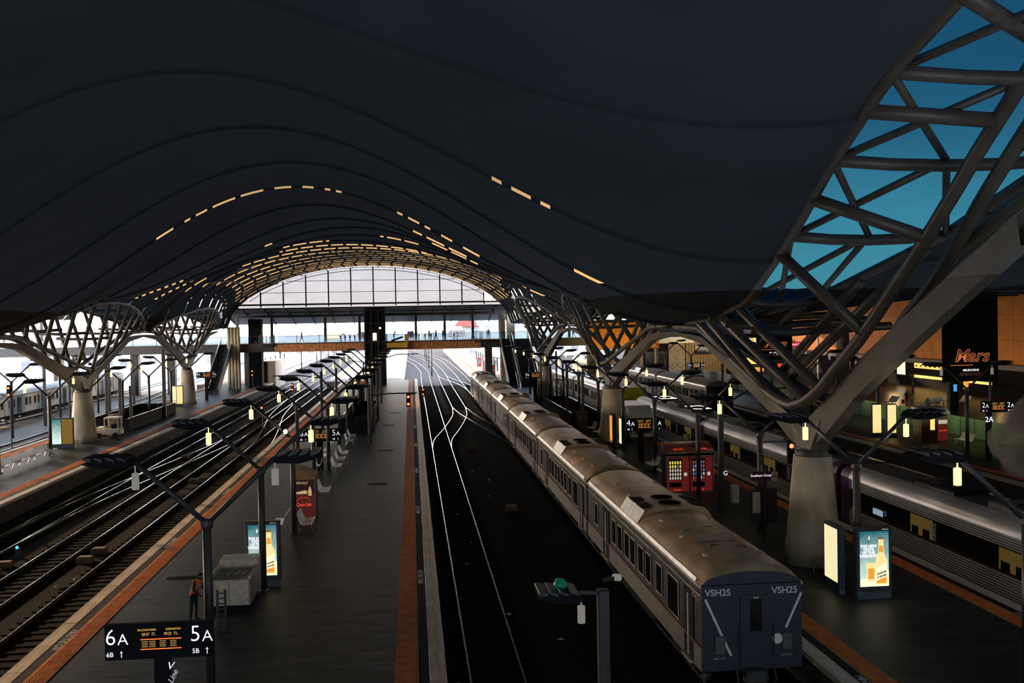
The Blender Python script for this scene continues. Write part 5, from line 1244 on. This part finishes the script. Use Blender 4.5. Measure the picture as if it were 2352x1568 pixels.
# yellow lit panel wall and stone block at the far right
t = thing('panel_wall', 'yellow lit panel wall above the far tracks between the roof trees', 'wall', (34, 163, 6.0))
for i in range(5):
    for j in range(2): MB().box(28 + i * 2.4, 30.36 + i * 2.4, 159.4, 159.6, 6.0 + j * 2.2, 8.16 + j * 2.2).build('wall_panel', 'orange_wall', t)
MB().box(28, 40, 159.6, 160, 5.9, 10.6).build('backing', 'black', t); 
for x in (28.3, 39.7): MB().box(x - .2, x + .2, 159.7, 160.1, PZ, 6).build('support', 'dark_steel', t)
t = thing('service_building', 'brown ribbed and stone building with dark doorways behind the maroon train', 'building', (47, 165, PZ))
MB().box(38.2, 56, 165, 172, -.1, 10.5).build('core', 'black', t)
for k in range(14): MB().rbox(45.9 + k * .5, 46.35 + k * .5, 164.8, 165, PZ, 7.2, .03).build('cladding_plank', 'corrugated', t)
MB().box(42.9, 45.7, 164.7, 165, PZ, 6.6).build('stone_pier', 'stone_wall', t); MB().box(38.0, 38.5, 164.6, 165, PZ, 6.6).build('stone_pier', 'stone_wall', t); MB().box(40.4, 40.9, 164.6, 165, PZ, 6.6).build('stone_pier', 'stone_wall', t)
MB().box(37.8, 47, 163.6, 165, 6.6, 7.6).build('canopy', 'booth', t); MB().box(47.4, 50.2, 164.5, 164.8, 4.6, 6.2).build('screen', 'black_gloss', t)
for a in (38.6, 41.0): MB().box(a, a + 1.7, 164.75, 165, PZ, 5.2).build('doorway', 'black_gloss', t)
light('wall_fill', 'AREA', (47, 158, 5.6), 260, (1, .78, .45), rot=(math.radians(95), 0, 0), size=10, sy=1)  # unseen fill added for the service building front
# low barrier wall with advertising strip on the far part of the right platform
t = thing('platform_barrier', 'low poster covered barrier behind the maroon train', 'barrier', (44, 125, PZ))
for k in range(9): MB().box(43.5, 43.6, 121 + 3.2 * k, 124.1 + 3.2 * k, PZ, PZ + 1.9).build('poster_panel', ['stone_wall', 'booth', 'green_wall'][k % 3], t)

# ------------------------------------------------------------------ outside: sunlit street buildings, canopies, crowd of masts
def facade(x0, x1, y, h, label, fl=4, bays=10, m='pale_building'):
    t = thing('street_building', label, 'building', ((x0 + x1) / 2, y, -.1)); MB().box(x0, x1, y, y + 12, -.1, h).build('wall', m, t); bw_ = (x1 - x0) / bays
    for i in range(bays):
        for j in range(fl):
            z = 1.2 + (h - 1.5) * j / fl; fr = MB().box(x0 + bw_ * (i + .2), x0 + bw_ * (i + .8), y - .12, y, z, z + (h - 1.5) / fl * .6).build('window', 'pale_platform', t)
            MB().box(x0 + bw_ * (i + .25), x0 + bw_ * (i + .75), y - .14, y - .11, z + .1, z + (h - 1.5) / fl * .6 - .1).build('pane', 'pale_window', fr)
    MB().box(x0 - .3, x1 + .3, y - .4, y + 12, h, h + .4).build('cornice', m, t)
facade(-190, -118, 235, 15, 'long pale street building at the far left', bays=18); facade(-114, -82, 250, 11, 'lower pale street building second from the left', 3, 8)
facade(-78, -46, 262, 14, 'pale street building seen behind the left stairs', 4, 9); facade(-150, -80, 200, 6, 'low pale shed beside the white metro train', 1, 16)
facade(-42, -16, 330, 9, 'pale building beyond the sunlit rails, left part', 2, 7); facade(16, 60, 300, 12, 'pale building beyond the sunlit rails, right part', 3, 10)
def canopy(x, y0, y1, label, wd=5):
    t = thing('platform_canopy', label, 'canopy', (x, y0, 1.0)); MB().prism([(x - wd / 2, 4.3), (x, 4.0), (x + wd / 2, 4.3), (x + wd / 2, 4.42), (x, 4.14), (x - wd / 2, 4.42)], y0, y1).build('roof', 'pale_building', t)
    n = int((y1 - y0) / 8)
    for k in range(n + 1): MB().rbox(x - .12, x + .12, y0 + .5 + k * 8 - .12, y0 + .5 + k * 8 + .12, 1.0, 4.1, .02).build('post', 'pole', t)
    return t
canopy(-8.5, 176, 240, 'pale platform canopy beyond the bridge in the middle'); canopy(16.5, 178, 260, 'pale platform canopy beyond the bridge on the right'); canopy(-31, 176, 250, 'pale platform canopy beyond the bridge on the left')
for k in range(6):
    x, y = 14.4 + (k % 2) * 2.6, 180 + 9 * k
    t = thing('platform_machine', 'small orange and white platform machine beyond the bridge, %s from the camera' % ORD[k], 'machine', (x, y, 1.0)); MB().rbox(x - .5, x + .5, y, y + .8, 1.0, 2.9, .05).build('case', ['red_roof', 'pale_building'][k % 2], t); MB().box(x - .35, x + .35, y - .04, y, 1.6, 2.6).build('screen', 'pale_window', t)
t = thing('trackside_hut', 'beige hut with a dark front beside the left sunlit rails', 'hut', (-24.9, 170, -.1)); MB().box(-26.2, -23.4, 175, 188, -.1, 4.6).build('walls', 'pale_platform', t); MB().box(-26.2, -24.8, 174.8, 175, -.1, 4.6).build('dark_door', 'black', t)
for k in range(12):
    mast([-24.6, 3.9, -11][k % 3] if k % 3 != 2 else -19.2, 191 + 12 * k, 'hazy forked mast beyond the footbridge, %s from the camera' % (ORD + ['x'])[k], 'lantern_off', base=-.1, group='masts beyond the footbridge')

# ------------------------------------------------------------------ litter, point machines, smoke
random.seed(21)
spots = [(-14.9, 45.5), (-15.3, 44.3), (-16.9, 37.5), (-12.8, 35.2), (4.9, 34.0), (3.6, 28.4), (1.2, 30.3), (3.0, 26.9), (4.4, 26.6), (3.4, 37.2), (2.3, 45.2), (2.7, 49.6), (4.6, 62.5), (5.1, 68.9), (4.2, 73), (2.4, 57)]
for k, (x, y) in enumerate(spots):
    a = random.uniform(0, 3); s = random.uniform(.06, .13); n = 7
    m = MB(); ring = [(x + s * (1 + .5 * random.random()) * math.cos(a + 2 * PI * i / n), y + 1.6 * s * math.sin(a + 2 * PI * i / n), -.07 + random.uniform(0, .06)) for i in range(n)]
    for i in range(n): m.poly([ring[i], ring[(i + 1) % n], (x, y, -.01 + random.uniform(0, .05))])
    tag(m.build('paper_scrap', 'litter'), 'crumpled paper scrap on the dark ballast, ' + ['nearest pair in the left pit, farther piece', 'nearest pair in the left pit, nearer piece', 'left pit, close to the middle rails', 'left pit, beside the platform wall', 'centre pit, by the lamp post', 'centre pit, at the bottom edge right of rails', 'left of the centre pit rails', 'bottom edge between the centre rails', 'bottom edge right of the centre rails', 'centre pit, above the lamp lantern', 'on the sleepers halfway up the centre track', 'on the sleepers farther up the centre track', 'centre pit beside the metal box', 'centre pit just beyond the metal box', 'centre pit below the crossover', 'between the centre rails far up'][k], 'litter', 'paper scraps on the ballast')
for k, (x, y) in enumerate([(-19.0, 47.0), (-19.1, 48.6), (-15.6, 49.0), (-15.5, 50.8), (-15.5, 72.5), (-19.0, 86), (5.6, 58), (4.9, 86), (4.1, 118)]):
    t = thing('point_machine', 'low metal track box between the rails, %s' % ['nearest in the left pit', 'just behind the nearest in the left pit', 'third in the left pit', 'fourth in the left pit', 'fifth in the left pit', 'farthest in the left pit', 'nearest beside the brown train', 'middle one beside the brown train', 'farthest beside the brown train'][k], 'track box', (x, y, -.12), 'track boxes')
    MB().rbox(x - .35, x + .35, y - .25, y + .25, -.12, .14, .03).build('case', 'rust_box', t); MB().rbox(x - .30, x + .30, y - .2, y + .2, .14, .17, .01).build('lid', 'stone_wall', t)
sm = bpy.data.materials.new('smoke'); sm.use_nodes = True; t_ = sm.node_tree; t_.nodes.clear()
pv = t_.nodes.new('ShaderNodeVolumePrincipled'); pv.inputs['Color'].default_value = (.80, .74, .68, 1); pv.inputs['Anisotropy'].default_value = .2
co = t_.nodes.new('ShaderNodeTexCoord'); nz = t_.nodes.new('ShaderNodeTexNoise'); nz.inputs['Scale'].default_value = .9; nz.inputs['Detail'].default_value = 5
mr = t_.nodes.new('ShaderNodeMapRange'); mr.inputs[1].default_value = .45; mr.inputs[2].default_value = .60; mr.inputs[3].default_value = 0; mr.inputs[4].default_value = 2.2
t_.links.new(co.outputs['Object'], nz.inputs[0]); t_.links.new(nz.outputs['Fac'], mr.inputs[0]); t_.links.new(mr.outputs[0], pv.inputs['Density'])
so = t_.nodes.new('ShaderNodeOutputMaterial'); t_.links.new(pv.outputs[0], so.inputs['Volume']); MATS['smoke'] = sm
rows = []
for i in range(13):
    f = i / 12; z = 3.4 + 4.6 * f; r = 1.9 * math.sin(PI * (.12 + .84 * f)) * (1 + .15 * math.sin(7 * f)); cx = 27.9 + 1.6 * f
    rows.append([(cx + r * (1 + .12 * math.sin(3 * a + i)) * math.cos(a), 43.5 + r * math.sin(a), z) for a in [2 * PI * k / 20 for k in range(21)]])
sk = MB().sheet(rows); sk.poly(rows[0][:-1][::-1]); sk.poly(rows[-1][:-1]); sk = sk.build('exhaust_smoke', 'smoke'); tag(sk, 'grey brown exhaust smoke billowing at the right frame edge', 'smoke', kind='stuff')

# ------------------------------------------------------------------ people
def person(x, y, z, label, coat='cloth_dark', legs='cloth_dark', vest=None, hair='hair', face=0.0, pose='stand', h=1.74, bag=None, group=None):
    t = thing('person', label, 'person', (x, y, z), group)
    k = h / 1.75; st = .22 if pose == 'walk' else .03
    bend = .25 if pose == 'lean' else 0
    J = {'pel': (0, 0, .95, .145, .11), 'sp': (0, -.02 - bend * .2, 1.14, .135, .10), 'ch': (0, -bend * .6, 1.34, .165, .11), 'nk': (0, -.01 - bend, 1.49, .06, .06), 'hd': (0, -.02 - bend * 1.15, 1.60, .085, .10), 'tp': (0, -.02 - bend * 1.2, 1.69, .075, .09)}
    E = [('pel', 'sp'), ('sp', 'ch'), ('ch', 'nk'), ('nk', 'hd'), ('hd', 'tp')]
    for s, n in ((-1, 'l'), (1, 'r')):
        sw_ = s * st; fw = -.16 if pose in ('lean', 'hold') else sw_ * .8
        J.update({n + 'sh': (s * .19, -bend * .75, 1.41, .06, .06), n + 'el': (s * .25, -bend * .8 - fw * .2 + (.0), 1.14, .045, .045), n + 'wr': (s * .23, -bend - .05 + (fw if pose != 'stand' else -.03), .93, .03, .03), n + 'hn': (s * .22, -bend - .07 + (fw * 1.3 if pose != 'stand' else -.05), .84, .035, .022),
                  n + 'hp': (s * .10, 0, .88, .09, .09), n + 'kn': (s * .11, -sw_ * .7 - .01, .50, .062, .062), n + 'an': (s * .11, -sw_ * 1.2 + (.03 if pose != 'walk' else 0), .09, .04, .042), n + 'to': (s * .12, -sw_ * 1.2 - .15, .04, .038, .03)})
        E += [('ch', n + 'sh'), (n + 'sh', n + 'el'), (n + 'el', n + 'wr'), (n + 'wr', n + 'hn'), ('pel', n + 'hp'), (n + 'hp', n + 'kn'), (n + 'kn', n + 'an'), (n + 'an', n + 'to')]
    names = list(J); me = bpy.data.meshes.new('b'); me.from_pydata([tuple(c * k for c in J[n][:3]) for n in names], [(names.index(a), names.index(b)) for a, b in E], [])
    o = bpy.data.objects.new('b', me); COL.objects.link(o); md = o.modifiers.new('s', 'SKIN'); sv = me.skin_vertices[0].data
    for i, n in enumerate(names): sv[i].radius = (J[n][3] * k, J[n][4] * k)
    sv[0].use_root = True; o.modifiers.new('u', 'SUBSURF').levels = 1
    DG = bpy.context.evaluated_depsgraph_get(); DG.update(); bm_ = bpy.data.meshes.new_from_object(o.evaluated_get(DG)); bpy.data.objects.remove(o)
    bm_.materials.clear()
    for m_n in (coat, legs, 'skin', 'black'): bm_.materials.append(MATS[m_n])
    for p in bm_.polygons:
        c = p.center; p.use_smooth = True; zz = c.z / k
        p.material_index = 2 if zz > 1.50 or (zz < .93 and abs(c.x) > .185 * k) else (0 if zz > .93 or abs(c.x) > .19 * k else (3 if zz < .09 else 1))
    b = bpy.data.objects.new('body', bm_); COL.objects.link(b); b.parent = t
    def shell(lo, hi, m, nm, push, cond=lambda c: True):
        vs = [tuple(v.co + v.normal * push) for v in bm_.vertices]; fs = [tuple(p.vertices) for p in bm_.polygons if lo < p.center.z / k < hi and cond(p.center)]
        q = bpy.data.meshes.new(nm); q.from_pydata(vs, [], fs); q.materials.append(MATS[m]); q.update(); oo = bpy.data.objects.new(nm, q); COL.objects.link(oo); oo.parent = t
        sd_ = oo.modifiers.new('t', 'SOLIDIFY'); sd_.thickness = .008; return oo
    shell(1.605, 1.9, hair, 'hair', .012); shell(1.50, 1.61, hair, 'hair_back', .012, lambda c: c.y > -.01 * k - bend * 1.1)
    if vest:
        shell(.98, 1.47, vest, 'vest', .018, lambda c: abs(c.x) < .2 * k)
        for zz in (1.08, 1.22): shell(zz, zz + .05, 'snack_white' if False else 'litter', 'reflective_band', .026, lambda c: abs(c.x) < .2 * k)
    ey = -.02 - bend * 1.15
    MB().lathe(0, (ey - .105) * k, [(.006, 1.585 * k), (.016, 1.59 * k), (.008, 1.625 * k)], 6).build('nose', 'skin', None).parent = t
    if bag: MB().rbox(.2, .5, -.1, .12, .35, .75, .03).build('bag', bag, None).parent = t
    t.rotation_euler = (0, 0, face); return t
person(-7.48, 34.4, PZ, 'worker in an orange high visibility vest beside the beige booth', vest='hi_vis_orange', face=1.2, pose='lean', h=1.72)
person(19.55, 70.6, PZ, 'worker in a lime yellow vest standing behind the red vending kiosk', coat='cloth_grey', vest='hi_vis_lime', face=0.1)
person(18.5, 124, PZ, 'worker in an orange jacket bending beside the far silver train', coat='hi_vis_orange', face=PI, pose='lean')
person(50.2, 93.4, PZ, 'woman with fair hair and a dark coat walking behind the glass fence', coat='cloth_grey', hair='hair_blond', face=PI, pose='walk', bag='black', h=1.68)
person(51.9, 101, PZ, 'person in dark clothes with a red bag walking on the concourse', face=2.5, pose='walk', bag='red_roof')
person(49.0, 133, PZ, 'person in a black jacket with a lime strap on the concourse', vest='hi_vis_lime', face=2.0)
person(58.8, 140, PZ + 3.2 - 3.2, 'person standing under the red sign on the concourse', face=0)
person(61.5, 118, PZ, 'person in purple grey top near the concourse column', coat='cloth_grey', face=1)
for k, (x, fa, po) in enumerate([(.2, 0, 'stand'), (1.0 + 1.8, 3, 'walk'), (3.9, 1, 'walk'), (5.0, 2, 'stand'), (9.9, 1, 'walk'), (12.4, 0, 'stand'), (-2.9, 2, 'lean'), (-17.5, 1.5, 'walk'), (26.4, 1.5, 'walk'), (-63, 1, 'walk'), (-60.5, 2, 'stand'), (-57.8, 0, 'stand')]):
    person(x, 162.5 if k not in (6,) else 164.6, DZ, 'dark silhouetted person on the footbridge, ' + ['first right of the lift tower', 'second right of the lift tower', 'third right of the lift tower', 'by the lit post', 'at the right end of the brown span', 'at the right escalator head', 'leaning beside the yellow cart', 'above the left brown span', 'walking far right behind a roof tree', 'leftmost in the picture', 'second from the left edge', 'third from the left edge'][k], face=fa, pose=po, coat='cloth_dark' if k % 3 else 'cloth_grey', h=1.65 + .04 * (k % 4))
